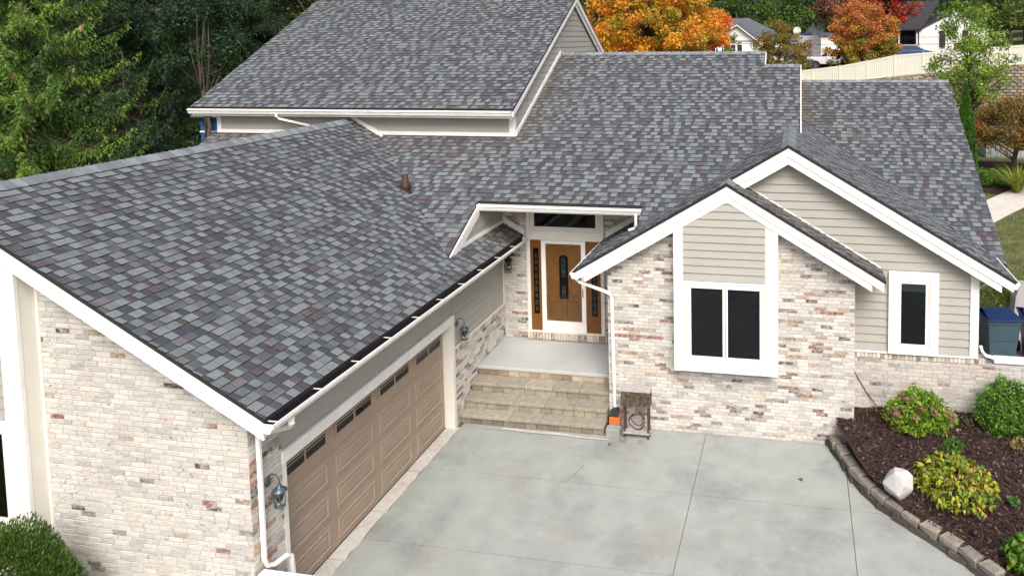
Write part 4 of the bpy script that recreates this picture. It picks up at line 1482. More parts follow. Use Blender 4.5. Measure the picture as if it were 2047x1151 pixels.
# ------------------------------------------------------------------ planting bed plants
def shrub(name, label, base, c, radii, pal, n, leaf, group=None, cat='shrub', up=.3, aspect=.45, stems=10, inner=.55):
    s = empty(name, base, 0, label, cat, group)
    b = np.array(base, float)
    mb = MB()
    for k in range(stems):
        d = rand_dirs(1)[0]; d[2] = abs(d[2])
        e = np.array(c) + d * np.array(radii) * .7 - b
        mb.tube([(0, 0, -.03), tuple(e * .5 + NR.normal(0, .02, 3)), tuple(e)], .012, 5, r1=.004)
    mb.build('stems', 'bark', s)
    d = rand_dirs(n)
    lump = 1 + .13 * np.sin(d[:, 0] * 5 + d[:, 1] * 3) + .12 * np.sin(d[:, 1] * 7 + 1) * np.cos(d[:, 2] * 5) + .10 * np.sin(d[:, 2] * 11 + d[:, 0] * 9)
    lump = lump * (1 + .22 * (NR.random(n) > .985))
    rr = inner + (1 - inner) * NR.random(n) ** .5
    P = np.array(c) + d * np.array(radii) * (rr * lump)[:, None]
    ok = P[:, 2] > b[2] - .02
    P, d = P[ok], d[ok]
    D = d * .6 + rand_dirs(len(P)) * .8; D /= np.linalg.norm(D, axis=1)[:, None]
    o = bpy.data.objects.new('foliage', quads_mesh('foliage', leaf_quads(P - b, leaf, up, aspect, D), pal_cols(pal, len(P), .25), 'leaf'))
    link(o, s)
    return s


GREEN = [((.24, .37, .03), 3), ((.16, .29, .025), 4), ((.10, .20, .025), 3), ((.33, .41, .04), 1.5)]
rh = shrub('hydrangea', 'rounded lime green hydrangea with faded pink flower heads below the narrow window', (9.42, 4.42, bed_z(9.42, 4.42)), (9.42, 4.42, .80), (.57, .48, .44), GREEN, 5200, .085)
shrub_side = shrub('low_shrub', 'small leafy shoot beside the hydrangea with blush flowers', (10.0, 4.55, bed_z(10, 4.55)), (9.98, 4.55, .66), (.18, .18, .17), GREEN, 500, .08, stems=4)
FL = [((.42, .25, .19), 3), ((.36, .20, .18), 3), ((.26, .09, .10), 2), ((.45, .32, .23), 2)]
for k in range(26):
    if k < 6: p = np.array([8.84 + .12 * RNG.random(), 4.25 + .1 * RNG.random(), .60 + .32 * RNG.random()])
    elif k < 9: p = np.array([10.0 + .08 * RNG.random(), 4.42, .80 + .1 * RNG.random()])
    elif k < 12: p = np.array([9.0 + .25 * RNG.random(), 4.3, 1.13 + .08 * RNG.random()])
    else:
        a = RNG.uniform(-2.9, -.2); zz = RNG.uniform(-.8, .75)
        p = np.array([9.42 + .58 * math.cos(a) * math.sqrt(1 - zz * zz), 4.42 + .5 * math.sin(a) * math.sqrt(1 - zz * zz), .80 + .44 * zz])
    n = 36
    q = rand_dirs(n) * .05 * RNG.uniform(.75, 1.15)
    c = np.array(pick(FL)) * NR.uniform(.8, 1.2, (n, 1))
    loc = p - np.array([9.42, 4.42, bed_z(9.42, 4.42)])
    o = bpy.data.objects.new('flower_head', quads_mesh('flower_head', leaf_quads(q, .045, .3, .9), c, 'leaf'))
    o.location = loc
    link(o, rh)
shrub('upright_shrub', 'taller dense green shrub against the pale brick wall beside the drain pipe', (11.0, 4.5, bed_z(11, 4.5)), (11.02, 4.48, 1.0), (.50, .42, .55),
      [((.14, .29, .04), 4), ((.09, .22, .03), 4), ((.22, .34, .04), 2), ((.05, .12, .03), 2)], 6500, .07)
shrub('tan_seedling', 'dry yellow-tan low plant under the upright green shrub', (11.2, 4.0, bed_z(11.2, 4.0)), (11.2, 4.0, .62), (.25, .18, .08), [((.32, .27, .08), 3), ((.30, .20, .12), 2)], 350, .06, stems=5)
shrub('green_seedling', 'tiny bright green seedling alone on the mulch behind the yellowing hosta', (10.62, 2.5, bed_z(10.62, 2.5)), (10.62, 2.5, .46), (.09, .09, .07), [((.08, .22, .04), 3)], 120, .06, stems=4)
shrub('grey_seedling', 'sparse upright grey-green sprig on mulch between hydrangea and upright shrub', (10.33, 4.5, bed_z(10.33, 4.5)), (10.33, 4.5, .66), (.10, .08, .14), [((.10, .12, .05), 3)], 130, .06, stems=5)
shrub('leafy_seedling', 'small green sprout beside the top of the yellowing hosta', (9.92, 3.75, bed_z(9.92, 3.75)), (9.92, 3.75, .60), (.17, .15, .13), [((.10, .22, .03), 3), ((.06, .15, .03), 2)], 320, .08, stems=5)


def hosta_leaf(col):
    L, Wd = .135, .07
    rows = [(0, .12, 0), (.25, .8, .045), (.5, 1.0, .06), (.75, .7, .04), (1, .02, -.02)]
    v, f = [], []
    for t, w_, z in rows:
        v += [(t * L, -w_ * Wd * .5, z + .012), (t * L, 0, z), (t * L, w_ * Wd * .5, z + .012)]
    for i in range(4):
        for k in range(2):
            f.append((i * 3 + k, i * 3 + 3 + k, i * 3 + 4 + k, i * 3 + 1 + k))
    return mesh_data('leaf', v, f, 'leaf', [col] * len(v), True)


def hosta(label, base, rx, ry, n, cols, seed, hole=.25, sc=1.0):
    r_ = random.Random(seed)
    h_ = empty('hosta', base, 0, label, 'hosta', 'hostas in the mulch bed')
    ms = [hosta_leaf(c) for c in cols]
    for k in range(n):
        a = r_.uniform(0, 6.283)
        rr = hole + (1 - hole) * math.sqrt(r_.random())
        x, y = rx * rr * math.cos(a), ry * rr * math.sin(a)
        z = .05 + .30 * (1 - rr ** 2) ** .6 * sc + r_.uniform(-.02, .05)
        o = bpy.data.objects.new('leaf', r_.choice(ms))
        s = r_.uniform(.75, 1.25) * sc
        o.scale = (s, s, s)
        o.location = (x * .9, y * .9, z)
        o.rotation_euler = (r_.uniform(-.7, .7), -.25 + .95 * rr + r_.uniform(-.5, .4), a + r_.uniform(-1.1, 1.1))
        link(o, h_)
    n = int(n * 6)
    d = rand_dirs(n); d[:, 2] = np.abs(d[:, 2])
    P = d * np.array([rx * .88, ry * .88, .27 * sc]) * NR.uniform(.75, 1.03, (n, 1)) + np.array([0, 0, .03])
    D = d * .7 + rand_dirs(n) * .7; D /= np.linalg.norm(D, axis=1)[:, None]
    link(bpy.data.objects.new('small_leaves', quads_mesh('small_leaves', leaf_quads(P, .07, .3, .5, D), pal_cols([(c, 1) for c in cols], n, .3), 'leaf')), h_)['kind'] = 'stuff'
    mb = MB()
    for k in range(14):
        a = r_.uniform(0, 6.283); rr = r_.uniform(.2, .8)
        mb.tube([(0, 0, 0), (rx * rr * .6 * math.cos(a), ry * rr * .6 * math.sin(a), .2), (rx * rr * math.cos(a), ry * rr * math.sin(a), .30 + .1 * r_.random())], .006, 4, r1=.003)
    mb.build('stalks', 'cone', h_)
    return h_


YG = [(.38, .41, .035), (.28, .36, .035), (.19, .29, .03), (.46, .42, .05), (.33, .25, .06), (.12, .22, .03)]
hosta('broad yellowing hosta clump with brown centre beside the white rock', (9.78, 2.85, bed_z(9.78, 2.85) + .0), .72, .86, 295, YG, 3, .05, .82)
hosta('fresh green hosta nearer the drive end of the mulch bed', (10.62, 1.28, bed_z(10.62, 1.28)), .48, .5, 150, [(.11, .22, .02), (.08, .18, .02), (.17, .27, .02)], 4, .05, .95)


def blob(name, seed, radii, jit, m, n1=10, n2=16, cuts=()):
    r_ = random.Random(seed)
    ph = [r_.uniform(0, 6.28) for _ in range(6)]
    v, f = [], []
    for i in range(n1 + 1):
        th = math.pi * i / n1
        for k in range(n2):
            a = 2 * math.pi * k / n2
            d = Vector((math.sin(th) * math.cos(a), math.sin(th) * math.sin(a), math.cos(th)))
            g_ = 1 + jit * (math.sin(3 * d.x + ph[0]) + math.sin(4 * d.y + ph[1]) + math.sin(5 * d.z + ph[2])) / 3
            p = Vector((d.x * radii[0], d.y * radii[1], d.z * radii[2])) * g_
            for nx, ny, nz, dd in cuts:
                nn = Vector((nx, ny, nz)).normalized()
                ex = p.dot(nn) - dd
                if ex > 0: p -= nn * ex * .9
            v.append(p)
    for i in range(n1):
        for k in range(n2):
            f.append((i * n2 + k, (i + 1) * n2 + k, (i + 1) * n2 + (k + 1) % n2, i * n2 + (k + 1) % n2))
    return mesh_data(name, v, f, m, smooth=False)


import bmesh
bmr = bmesh.new()
rr_ = random.Random(12)
for k in range(34):
    d = Vector((rr_.gauss(0, 1), rr_.gauss(0, 1), rr_.gauss(0, 1))).normalized()
    bmr.verts.new((d.x * .27 * rr_.uniform(.9, 1.04), d.y * .22 * rr_.uniform(.9, 1.04), d.z * .23 * rr_.uniform(.9, 1.04)))
bmesh.ops.convex_hull(bmr, input=bmr.verts)
me_ = bpy.data.meshes.new('boulder'); bmr.to_mesh(me_); bmr.free(); me_.materials.append(MATS['white_rock'])
rk = bpy.data.objects.new('boulder', me_)
rk.location = (8.80, 2.60, bed_z(8.80, 2.60) + .20); rk.rotation_euler = (.1, .15, .2); rk.scale = (1.0, 1.15, 1.3)
link(rk); tag(rk, 'white angular boulder in the mulch behind the edging blocks', 'boulder')
bevel(rk, .022, 2)
sp = empty('garden_spotlight', (9.86, 1.82, bed_z(9.86, 1.82)), .4, 'small black garden spotlight on mulch in front of the yellowing hosta', 'light')
MB().lathe([(.012, -.1), (.012, .06)], (0, 0, 0), 8).build('stake', 'black_plastic', sp)
MB().lathe([(.02, -.05), (.045, -.03), (.055, .05), (.045, .05)], (0, 0, .09), 12, ax=Matrix.Rotation(.9, 3, 'Y')).build('head', 'black_plastic', sp, True)

# evergreen shrub in front of the garage
sg = empty('evergreen_shrub', (-2.75, -2.62, -.03), 0, 'rounded dark green evergreen shrub before the garage brick wall', 'shrub')
n = 34000
d = rand_dirs(n); d[:, 2] = np.abs(d[:, 2]) * 1.0
lump = 1 + .06 * np.sin(d[:, 0] * 9) + .06 * np.sin(d[:, 1] * 8 + d[:, 2] * 6)
P = d * np.array([1.02, .62, 1.35]) * ((.72 + .28 * NR.random(n)) * lump)[:, None] + np.array([0, 0, .75])
D = d + rand_dirs(n) * .55 + np.array([0, 0, .5]); D /= np.linalg.norm(D, axis=1)[:, None]
link(bpy.data.objects.new('foliage', quads_mesh('foliage', leaf_quads(P, .05, .2, .3, D), pal_cols([((.06, .125, .02), 4), ((.09, .16, .02), 3), ((.035, .075, .015), 3)], n, .25), 'needle')), sg)
mb = MB()
for k in range(12):
    a = k * .52; mb.tube([(0, 0, -.1), (.3 * math.cos(a), .2 * math.sin(a), .6), (.75 * math.cos(a), .45 * math.sin(a), 1.3)], .02, 5, r1=.006)
mb.build('stems', 'bark', sg)

# ------------------------------------------------------------------ bins, hedge and yard beside the house
def bin_cart(loc, rz, label):
    b_ = empty('wheelie_bin', loc, rz, label, 'bin', 'bins beside the house')
    v, f = [], []
    prof = [(0.0, .25, .27), (.1, .26, .285), (.5, .30, .33), (.84, .335, .37), (.86, .355, .39), (.92, .355, .39)]
    for z, a, c in prof:
        for sx, sy in ((-1, -1), (1, -1), (1, 1), (-1, 1)): v.append((sx * a, sy * c, z))
    f = [(3, 2, 1, 0), (20, 21, 22, 23)]
    for i in range(5):
        for k in range(4): f.append((i * 4 + k, i * 4 + (k + 1) % 4, i * 4 + 4 + (k + 1) % 4, i * 4 + 4 + k))
    o = link(bpy.data.objects.new('body', mesh_data('body', v, f, 'bin_grey')), b_); bevel(o, .03, 3)
    lid = MB().prism([(-.38, -.42, .925), (.38, -.42, .925), (.38, .40, .925), (-.38, .40, .925)], (0, 0, .03))
    lid.prism([(-.34, -.40, .95), (.34, -.40, .95), (.30, .10, 1.02), (-.30, .10, 1.02)], (0, 0, .012)).prism([(-.30, .10, 1.02), (.30, .10, 1.02), (.34, .38, .95), (-.34, .38, .95)], (0, 0, .012))
    bevel(lid.build('lid', 'bin_lid', b_), .015, 2)
    for sx in (-.33, .33):
        MB().lathe([(.10, -.03), (.12, -.02), (.12, .02), (.10, .03)], (sx, .30, .12), 14, ax=Matrix(((0, 0, 1), (0, 1, 0), (-1, 0, 0)))).build('wheel', 'tyre', b_)
    MB().tube([(-.30, .42, .90), (-.30, .48, .90), (.30, .48, .90), (.30, .42, .90)], .014, 6).build('handle', 'bin_dark', b_)
    MB().box(-.315, -.345, .50, .315, -.332, .52).build('rib', 'bin_grey', b_)
    return b_


bin_cart((11.33, 6.40, 1.206), .12, 'blue lidded wheelie bin standing close to the corner of the siding wing')
bin_cart((12.16, 6.45, 1.206), -.1, 'blue lidded wheelie bin on the outer side, away from the house wall')
shrub('clipped_hedge_ball', 'rounded clipped green bush behind the wheelie bins', (12.0, 9.4, ground_z(12, 9.4)), (12.0, 9.4, 1.45), (1.0, .8, .55), [((.13, .19, .03), 3), ((.09, .15, .02), 4), ((.06, .10, .02), 2), ((.19, .22, .04), 1)], 9000, .06)
gs = empty('garden_stone', (12.55, 8.5, ground_z(12.5, 8.5)), .2, 'pale grey shaped garden stone beside the clipped bush', 'stone')
MB().prism([(-.35, 0, 0), (.35, 0, 0), (.38, 0, .5), (.22, 0, .62), (.14, 0, .95), (-.2, 0, .95), (-.3, 0, .6)], (0, .25, 0)).build('slab', 'pale_stone', gs)

# white boarded shed end under the maple
sh = empty('board_shed', (16.0, 24.0, ground_z(16, 24)), 0, 'white vertical-board shed wall under the rust-brown maple', 'shed')
zb_ = ground_z(16, 24)
MB().box(-.7, .03, 0, .9, 1.8, 1.55).build('wall', 'shed_board', sh)
for k in range(8):
    bevel(MB().box(-.72 + k * .205, 0, .05, -.72 + k * .205 + .19, .03, 1.5).build('board', 'shed_board', sh), .008, 1)
MB().prism([(-.85, -.15, 1.55), (1.05, -.15, 1.55), (1.05, 1.0, 1.95), (-.85, 1.0, 1.95)], (0, 0, .05)).build('roof', 'dark_roof', sh)
mbed = []
for (cx, cy, rx, ry, nm) in ((15.2, 20.8, 2.6, 2.4, 'rear_mulch_bed'),):
    v = [(cx, cy, ground_z(cx, cy) + .07)] + [(cx + rx * math.cos(a) * (1 + .08 * math.sin(3 * a)), cy + ry * math.sin(a), ground_z(cx + rx * math.cos(a), cy + ry * math.sin(a)) + .035) for a in [i * 2 * math.pi / 28 for i in range(28)]]
    f = [(0, 1 + i, 1 + (i + 1) % 28) for i in range(28)]
    o = bpy.data.objects.new(nm, mesh_data(nm, v, f, 'mulch', [(.05, .032, .03)] * len(v))); link(o); o['kind'] = 'structure'

# ornamental grass and low perennials by the path
def grass_tuft(label, base, n, L, pal, spread=.5):
    g_ = empty('ornamental_grass', base, 0, label, 'grass plant')
    V, C = [], []
    cols = pal_cols(pal, n, .25)
    for k in range(n):
        a = RNG.uniform(0, 6.283); l = L * RNG.uniform(.6, 1.2); s = spread * RNG.uniform(.3, 1.2)
        d = np.array([math.cos(a), math.sin(a), 0]); sd_ = np.array([-d[1], d[0], 0]) * .012
        prev = d * .05 * RNG.random()
        pts = [prev + d * s * l * t ** 1.5 * 1.3 + np.array([0, 0, l * (t - .55 * s * t ** 2.5)]) for t in (0, .35, .7, 1.0)]
        for i in range(3):
            w0, w1 = (1, .9, .6, .05)[i], (1, .9, .6, .05)[i + 1]
            V.append([pts[i] - sd_ * w0, pts[i] + sd_ * w0, pts[i + 1] + sd_ * w1, pts[i + 1] - sd_ * w1]); C.append(cols[k])
    link(bpy.data.objects.new('blades', quads_mesh('blades', np.array(V), np.array(C), 'leaf')), g_)
    return g_


grass_tuft('arching yellow-green ornamental grass by the curved path', (15.1, 18.6, ground_z(15.1, 18.6)), 420, 1.25, [((.28, .34, .05), 3), ((.20, .28, .04), 3), ((.36, .36, .10), 1)], .75)
shrub('low_perennial', 'low green leafy perennial next to the arching grass', (14.25, 19.6, ground_z(14.25, 19.6)), (14.25, 19.6, ground_z(14.25, 19.6) + .25), (.8, .6, .35), [((.07, .17, .02), 3), ((.11, .22, .03), 2)], 2200, .12)
shrub('dark_shrub', 'dark low shrub at the foot of the narrow arborvitae', (13.4, 20.6, ground_z(13.4, 20.6)), (13.4, 20.6, ground_z(13.4, 20.6) + .5), (.75, .6, .65), [((.03, .045, .015), 3), ((.05, .05, .02), 2)], 3000, .09)
# lawn blades on the visible patch
n = 16000
x = NR.uniform(10.9, 17.0, n); y = NR.uniform(8.6, 20.0, n)
ok = np.ones(n, bool)
for i in range(n):
    for (x0, y0), (x1, y1) in zip(PATH, PATH[1:]):
        t = max(0, min(1, ((x[i] - x0) * (x1 - x0) + (y[i] - y0) * (y1 - y0)) / ((x1 - x0) ** 2 + (y1 - y0) ** 2)))
        if math.hypot(x[i] - x0 - t * (x1 - x0), y[i] - y0 - t * (y1 - y0)) < .68: ok[i] = False; break
    if math.hypot((x[i] - 15.2) / 2.6, (y[i] - 20.8) / 2.4) < 1.0: ok[i] = False
x, y = x[ok], y[ok]
P = np.stack([x, y, [ground_z(a, b) + .03 for a, b in zip(x, y)]], -1)
D = rand_dirs(len(P)) * .6 + np.array([0, 0, 1]); D /= np.linalg.norm(D, axis=1)[:, None]
o = bpy.data.objects.new('lawn', quads_mesh('lawn', leaf_quads(P, .09, 0, .2, D), pal_cols([((.10, .14, .035), 3), ((.17, .15, .07), 2), ((.07, .12, .03), 2)], len(P)), 'leaf'))
link(o); tag(o, 'short patchy lawn grass beside the curved path', 'grass', kind='stuff')

# narrow arborvitae
av = empty('arborvitae', (13.55, 20.0, ground_z(13.55, 20)), 0, 'narrow dark green columnar arborvitae beside the roof edge', 'tree')
n = 9000
t = NR.random(n) ** .8; a = NR.uniform(0, 6.283, n)
hh = 6.15 - ground_z(13.55, 20)
R = .42 * np.minimum(1, (1 - t) * 1.6) ** .8 * (.8 + .2 * NR.random(n)) * (1 + .12 * np.sin(a * 3 + t * 14))
P = np.stack([R * np.cos(a), R * np.sin(a), .05 + t * hh], -1)
D = np.stack([np.cos(a) * .4, np.sin(a) * .4, np.ones(n)], -1) + rand_dirs(n) * .35; D /= np.linalg.norm(D, axis=1)[:, None]
link(bpy.data.objects.new('crown', quads_mesh('crown', leaf_quads(P, .16, 0, .35, D), pal_cols([((.05, .14, .02), 3), ((.08, .19, .02), 2), ((.03, .08, .015), 2)], n), 'needle')), av)
MB().tube([(0, 0, -.1), (0, 0, hh * .6)], .06, 6).build('trunk', 'bark', av)

tree('young_tree', 'airy bright green young tree in front of the vinyl fence', (15.0, 26.0, ground_z(15, 26)), (14.95, 26, 6.55), (1.85, 1.6, 3.6),
     [((.24, .36, .035), 4), ((.15, .28, .035), 4), ((.31, .40, .045), 2), ((.08, .17, .03), 2)], 120, 85, .13, .48, .11, limbs=50, shell=.35, low=-.9)
tree('brown_maple', 'small rust-brown laceleaf maple spreading over the white shed wall', (15.6, 20.6, ground_z(15.6, 20.6)), (15.55, 20.6, 4.40), (1.95, 1.6, 1.35),
     [((.17, .12, .03), 4), ((.22, .13, .03), 3), ((.13, .13, .03), 3), ((.30, .12, .03), 1)], 150, 170, .08, .42, .10, limbs=24, shell=.5, low=-.6)
tree('rust_maple', 'rust-orange maple behind the brown laceleaf maple at the shed', (17.0, 21.2, ground_z(17, 21.2)), (16.75, 21.2, 4.35), (1.25, 1.0, 1.1),
     [((.32, .14, .03), 4), ((.26, .12, .03), 3), ((.20, .13, .03), 2)], 50, 140, .075, .40, .10, limbs=16, shell=.5, low=-.5)

# ------------------------------------------------------------------ retaining wall and vinyl fence
def fence_base(x): return 4.72 + .1 * (x - 7.4)


rw = empty('retaining_wall', (17, 41, 0), 0, 'tiered tan block retaining wall below the cream vinyl fence', 'wall')
bm_ = []
for s, c in enumerate([(.24, .19, .15), (.28, .23, .185), (.19, .155, .125), (.26, .20, .15), (.21, .185, .16)]):
    v = []
    r_ = random.Random(s)
    for y, k in ((0, 0), (-.06, .03), (-.09, .07)):
        for sx, sz in ((-1, -1), (1, -1), (1, 1), (-1, 1)):
            v.append((sx * (.215 - k), y + r_.uniform(-.01, .01), sz * (.10 - k * .6)))
    f = [(8, 9, 10, 11)] + [(q * 4 + k, q * 4 + (k + 1) % 4, q * 4 + 4 + (k + 1) % 4, q * 4 + 4 + k) for q in range(2) for k in range(4)]
    bm_.append(mesh_data('block', v, f, 'retaining_stone', [c] * 12))
for tier, (yy, z0, ztop) in enumerate(((40.9, 3.9, None), (39.7, 2.9, 3.95))):
    MB().prism([(-7, yy - 41, z0 - .6), (9, yy - 41, z0 - .6), (9, yy - 41, (ztop or fence_base(26)) - .1), (-7, yy - 41, (ztop or fence_base(10)) - .1)], (0, .45, 0)).build('core', 'mortar', rw)
    row = 0
    z = z0
    while True:
        n_in = 0
        x = 12.6 + (.22 if row % 2 else 0)
        while x < 22.6:
            lim = ztop or fence_base(x) + .02
            if z + .2 <= lim + .06:
                o = bpy.data.objects.new('block', RNG.choice(bm_))
                o.location = (x - 17, yy - 41, z + .1)
                link(o, rw); n_in += 1
            x += .44
        row += 1; z += .21
        if n_in == 0 or z > 7: break

fn = empty('vinyl_fence', (14, 42, 0), 0, 'stepped cream vinyl privacy fence on top of the block wall', 'fence')
FP = [6.2, 8.05, 9.9, 11.75, 13.6, 15.45, 17.3, 19.15, 21.0, 22.85]
def ftop(x): return np.interp(x, [6, 7.36, 9.94, 12.53, 13.86, 15.34, 20.1, 23], [5.6, 5.75, 6.06, 6.54, 6.84, 6.92, 7.31, 7.45])
for i, (a, b) in enumerate(zip(FP, FP[1:])):
    mb = MB()
    nb = 12
    for k in range(nb):
        x0 = a + .06 + (b - a - .12) * k / nb; x1 = a + .06 + (b - a - .12) * (k + 1) / nb - .012
        mb.prism([(x0 - 14, 0, fence_base(x0) - .05), (x1 - 14, 0, fence_base(x1) - .05), (x1 - 14, 0, ftop(x1) - .06), (x0 - 14, 0, ftop(x0) - .06)], (0, .025, 0))
    mb.build('panel', 'vinyl', fn)
    for zo in (.12, -1.15):
        MB().prism([(a + .05 - 14, -.02, ftop(a) - .14 + zo - .06), (b - .05 - 14, -.02, ftop(b) - .14 + zo - .06), (b - .05 - 14, -.02, ftop(b) + zo - .08), (a + .05 - 14, -.02, ftop(a) + zo - .08)], (0, .065, 0)).build('rail', 'vinyl', fn)
for a in FP:
    mb = MB().box(a - .06 - 14, -.05, fence_base(a) - .3, a + .06 - 14, .07, ftop(a) + .05)
    mb.prism([(a - .08 - 14, -.07, ftop(a) + .05), (a + .08 - 14, -.07, ftop(a) + .05), (a + .08 - 14, .09, ftop(a) + .05), (a - .08 - 14, .09, ftop(a) + .05)], (0, 0, .03))
    mb.build('post', 'vinyl', fn)


# ------------------------------------------------------------------ far houses
def win(parent, x0, x1, z0, z1, y, m='dark_wall'):
    f_ = MB().box(x0 - .08, y - .04, z0 - .08, x1 + .08, y, z1 + .08).build('window', 'house_white', parent)
    MB().box(x0, y - .06, z0, x1, y - .042, z1).build('pane', m, f_)


def siding_lines(parent, pts, y, z0, z1, step=.2, m='house_white'):
    fr = FX(y)
    boards(parent, fr, pts, z0, z1, step, m)


hc = empty('white_cottage', (0, 68, 4.2), 0, 'small white cottage with grey hipped roof behind the orange maple', 'house')
W_ = MB().box(-2.6, 0, 0, 2.2, 8, 3.8).build('wall', 'house_white', hc)
MB().prism([(-2.6, 0, 3.8), (2.4, 0, 3.8), (.55, 0, 5.15)], (0, .2, 0)).build('gable', 'house_white', hc)
MB().prism([(-2.95, -.4, 3.66), (-2.6, -.4, 3.62), (.55, -.4, 5.28), (.55, -.4, 5.42)], (0, 6, 0)).build('porch_roof', 'house_roof', hc)
MB().prism([(2.75, -.4, 3.62), (2.75, -.4, 3.74), (.55, -.4, 5.42), (.55, -.4, 5.28)], (0, 6, 0)).build('porch_roof', 'house_roof', hc)
MB().prism([(-2.9, -.45, 3.55), (.55, -.45, 5.20), (.55, -.45, 5.32), (-2.9, -.45, 3.67)], (0, .06, 0)).build('rake_board', 'house_white', hc)
MB().prism([(2.7, -.45, 3.52), (.55, -.45, 5.20), (.55, -.45, 5.32), (2.7, -.45, 3.66)], (0, .06, 0)).build('rake_board', 'house_white', hc)
MB().box(-2.65, -.05, 3.5, 2.4, -.001, 3.62).build('trim_board', 'grey_wood', hc)
v = [(-4, 4, 4.0), (5.6, 4, 4.0), (5.6, 13, 4.0), (-4, 13, 4.0), (-2, 8.5, 6.25), (1.2, 8.5, 6.25)]
link(bpy.data.objects.new('roof', mesh_data('roof', v, [(0, 1, 5, 4), (1, 2, 5), (2, 3, 4, 5), (3, 0, 4), (3, 2, 1, 0)], 'house_roof')), hc)
MB().box(-3.6, 4.5, 0, 5.2, 12.5, 4.0).build('wall', 'house_white', hc)
for x0, x1 in ((-.9, -.35), (-.15, .35), (.55, 1.05)): win(hc, x0, x1, 1.6, 3.2, -.001)

hr = empty('white_gable_house', (21.4, 62, 5.4), 0, 'white gabled house with black roof and dark porch behind the vinyl fence', 'house')
MB().prism([(-3.1, 0, 0), (3.1, 0, 0), (3.1, 0, 3.3), (.2, 0, 5.0), (-3.1, 0, 3.4)], (0, 9, 0)).build('wall', 'house_white', hr)
MB().prism([(-3.5, -.12, 3.05), (.2, -.12, 5.0), (.2, -.12, 5.2), (-3.5, -.12, 3.25)], (0, 9.6, 0)).build('roof', 'dark_roof', hr)
MB().prism([(3.5, -.12, 3.0), (.2, -.12, 5.0), (.2, -.12, 5.2), (3.5, -.12, 3.2)], (0, 9.6, 0)).build('roof', 'dark_roof', hr)
MB().prism([(-9.0, -.2, 3.25), (-2.9, -.2, 3.25), (-.4, 5, 6.1), (-9.0, 5, 6.1)], (0, 0, .15)).build('roof', 'dark_roof', hr)
MB().prism([(-9.0, 10.2, 3.25), (-2.9, 10.2, 3.25), (-.4, 5.05, 6.1), (-9.0, 5.05, 6.1)], (0, 0, .15)).build('roof', 'dark_roof', hr)
MB().box(-8.8, 2.5, 0, -3.1, 9, 3.3).build('wall', 'dark_wall', hr)
MB().box(-8.8, .6, 0, -5.1, 2.49, 3.2).build('wall', 'house_white', hr)
for x in (-5.0, -3.35): MB().box(x, .1, 0, x + .14, .24, 3.25).build('post', 'house_white', hr)
win(hr, .75, 1.3, 1.6, 3.2, -.001); win(hr, -1.3, -.75, 1.6, 3.2, -.001)
win(hr, -6.3, -5.7, 1.0, 2.9, .599)

hs_ = empty('small_white_shed', (9.4, 84, 5.4), 0, 'little white shed with grey roof among the far dark trees', 'shed')
MB().box(-1.4, 0, 0, 3, 4, 2.9).build('wall', 'house_white', hs_)
MB().prism([(-1.8, -.3, 2.85), (3.4, -.3, 2.85), (3.4, 2, 4.6), (-.5, 2, 4.6)], (0, 0, .12)).build('roof', 'house_roof', hs_)

bh_ = empty('blue_shed', (-18.05, 17, 1.4), 0, 'bright blue clapboard shed glimpsed between the trees beside the upper eave', 'shed')
MB().box(0, 0, 0, 3.5, 3, 3.6).build('wall', 'blue_wall', bh_)
for k in range(11): MB().prism([(-.03, -.04, .02 + k * .32), (3.53, -.04, .02 + k * .32), (3.53, -.025, .335 + k * .32), (-.03, -.025, .335 + k * .32)], (0, .024, 0)).build('board', 'blue_wall', bh_)
MB().box(-.05, -.07, 2.93, 3.6, -.045, 3.0).build('trim_board', 'house_white', bh_)
MB().prism([(-.25, -.3, 3.6), (3.8, -.3, 3.6), (3.8, 1.5, 4.5), (-.25, 1.5, 4.5)], (0, 0, .1)).build('roof', 'house_roof', bh_)


# ------------------------------------------------------------------ vehicles beyond the fence
def wheel(parent, x, y, z, r_=.38):
    ax = Matrix(((1, 0, 0), (0, 0, 1), (0, -1, 0)))
    w_ = MB().lathe([(r_ * .6, -.11), (r_, -.09), (r_, .09), (r_ * .6, .11)], (x, y, z), 18, ax=ax).build('wheel', 'tyre', parent, True)
    MB().lathe([(r_ * .25, -.12), (r_ * .58, -.118), (r_ * .58, .118), (r_ * .25, .12)], (x, y, z), 14, ax=ax).build('rim', 'house_roof', w_)


gz = lambda x, y: ground_z(x, y)
tk = empty('pickup_truck', (10.2, 54, gz(10.2, 54)), 0, 'white pickup truck with open bed parked behind the vinyl fence', 'truck')
bd = MB().prism([(-2.7, 0, .55), (2.8, 0, .55), (2.85, 0, .95), (1.7, 0, 1.15), (.75, 0, 1.2), (-2.7, 0, 1.2)], (0, 1.9, 0)).build('body', 'white_paint', tk); bevel(bd, .06, 3)
cbn = MB().prism([(-.75, .08, 1.2), (1.6, .08, 1.2), (.95, .12, 1.85), (-.6, .12, 1.88)], (0, 1.74, 0)).build('cab', 'white_paint', tk); bevel(cbn, .07, 3)
MB().prism([(-.45, .055, 1.27), (.2, .055, 1.27), (.2, .09, 1.75), (-.42, .09, 1.78)], (0, .03, 0)).build('window', 'dark_wall', tk)
MB().prism([(.3, .055, 1.27), (1.2, .055, 1.27), (.85, .09, 1.72), (.3, .09, 1.75)], (0, .03, 0)).build('window', 'dark_wall', tk)
MB().box(-2.6, .1, 1.19, -.85, 1.8, 1.215).build('bed_floor', 'black_plastic', tk)
MB().box(-.83, -.006, .62, -.81, .0, 1.18).build('door_seam', 'black_plastic', tk)
MB().box(-2.55, -.012, 1.0, -2.3, -.001, 1.04).build('badge', 'black_plastic', tk)
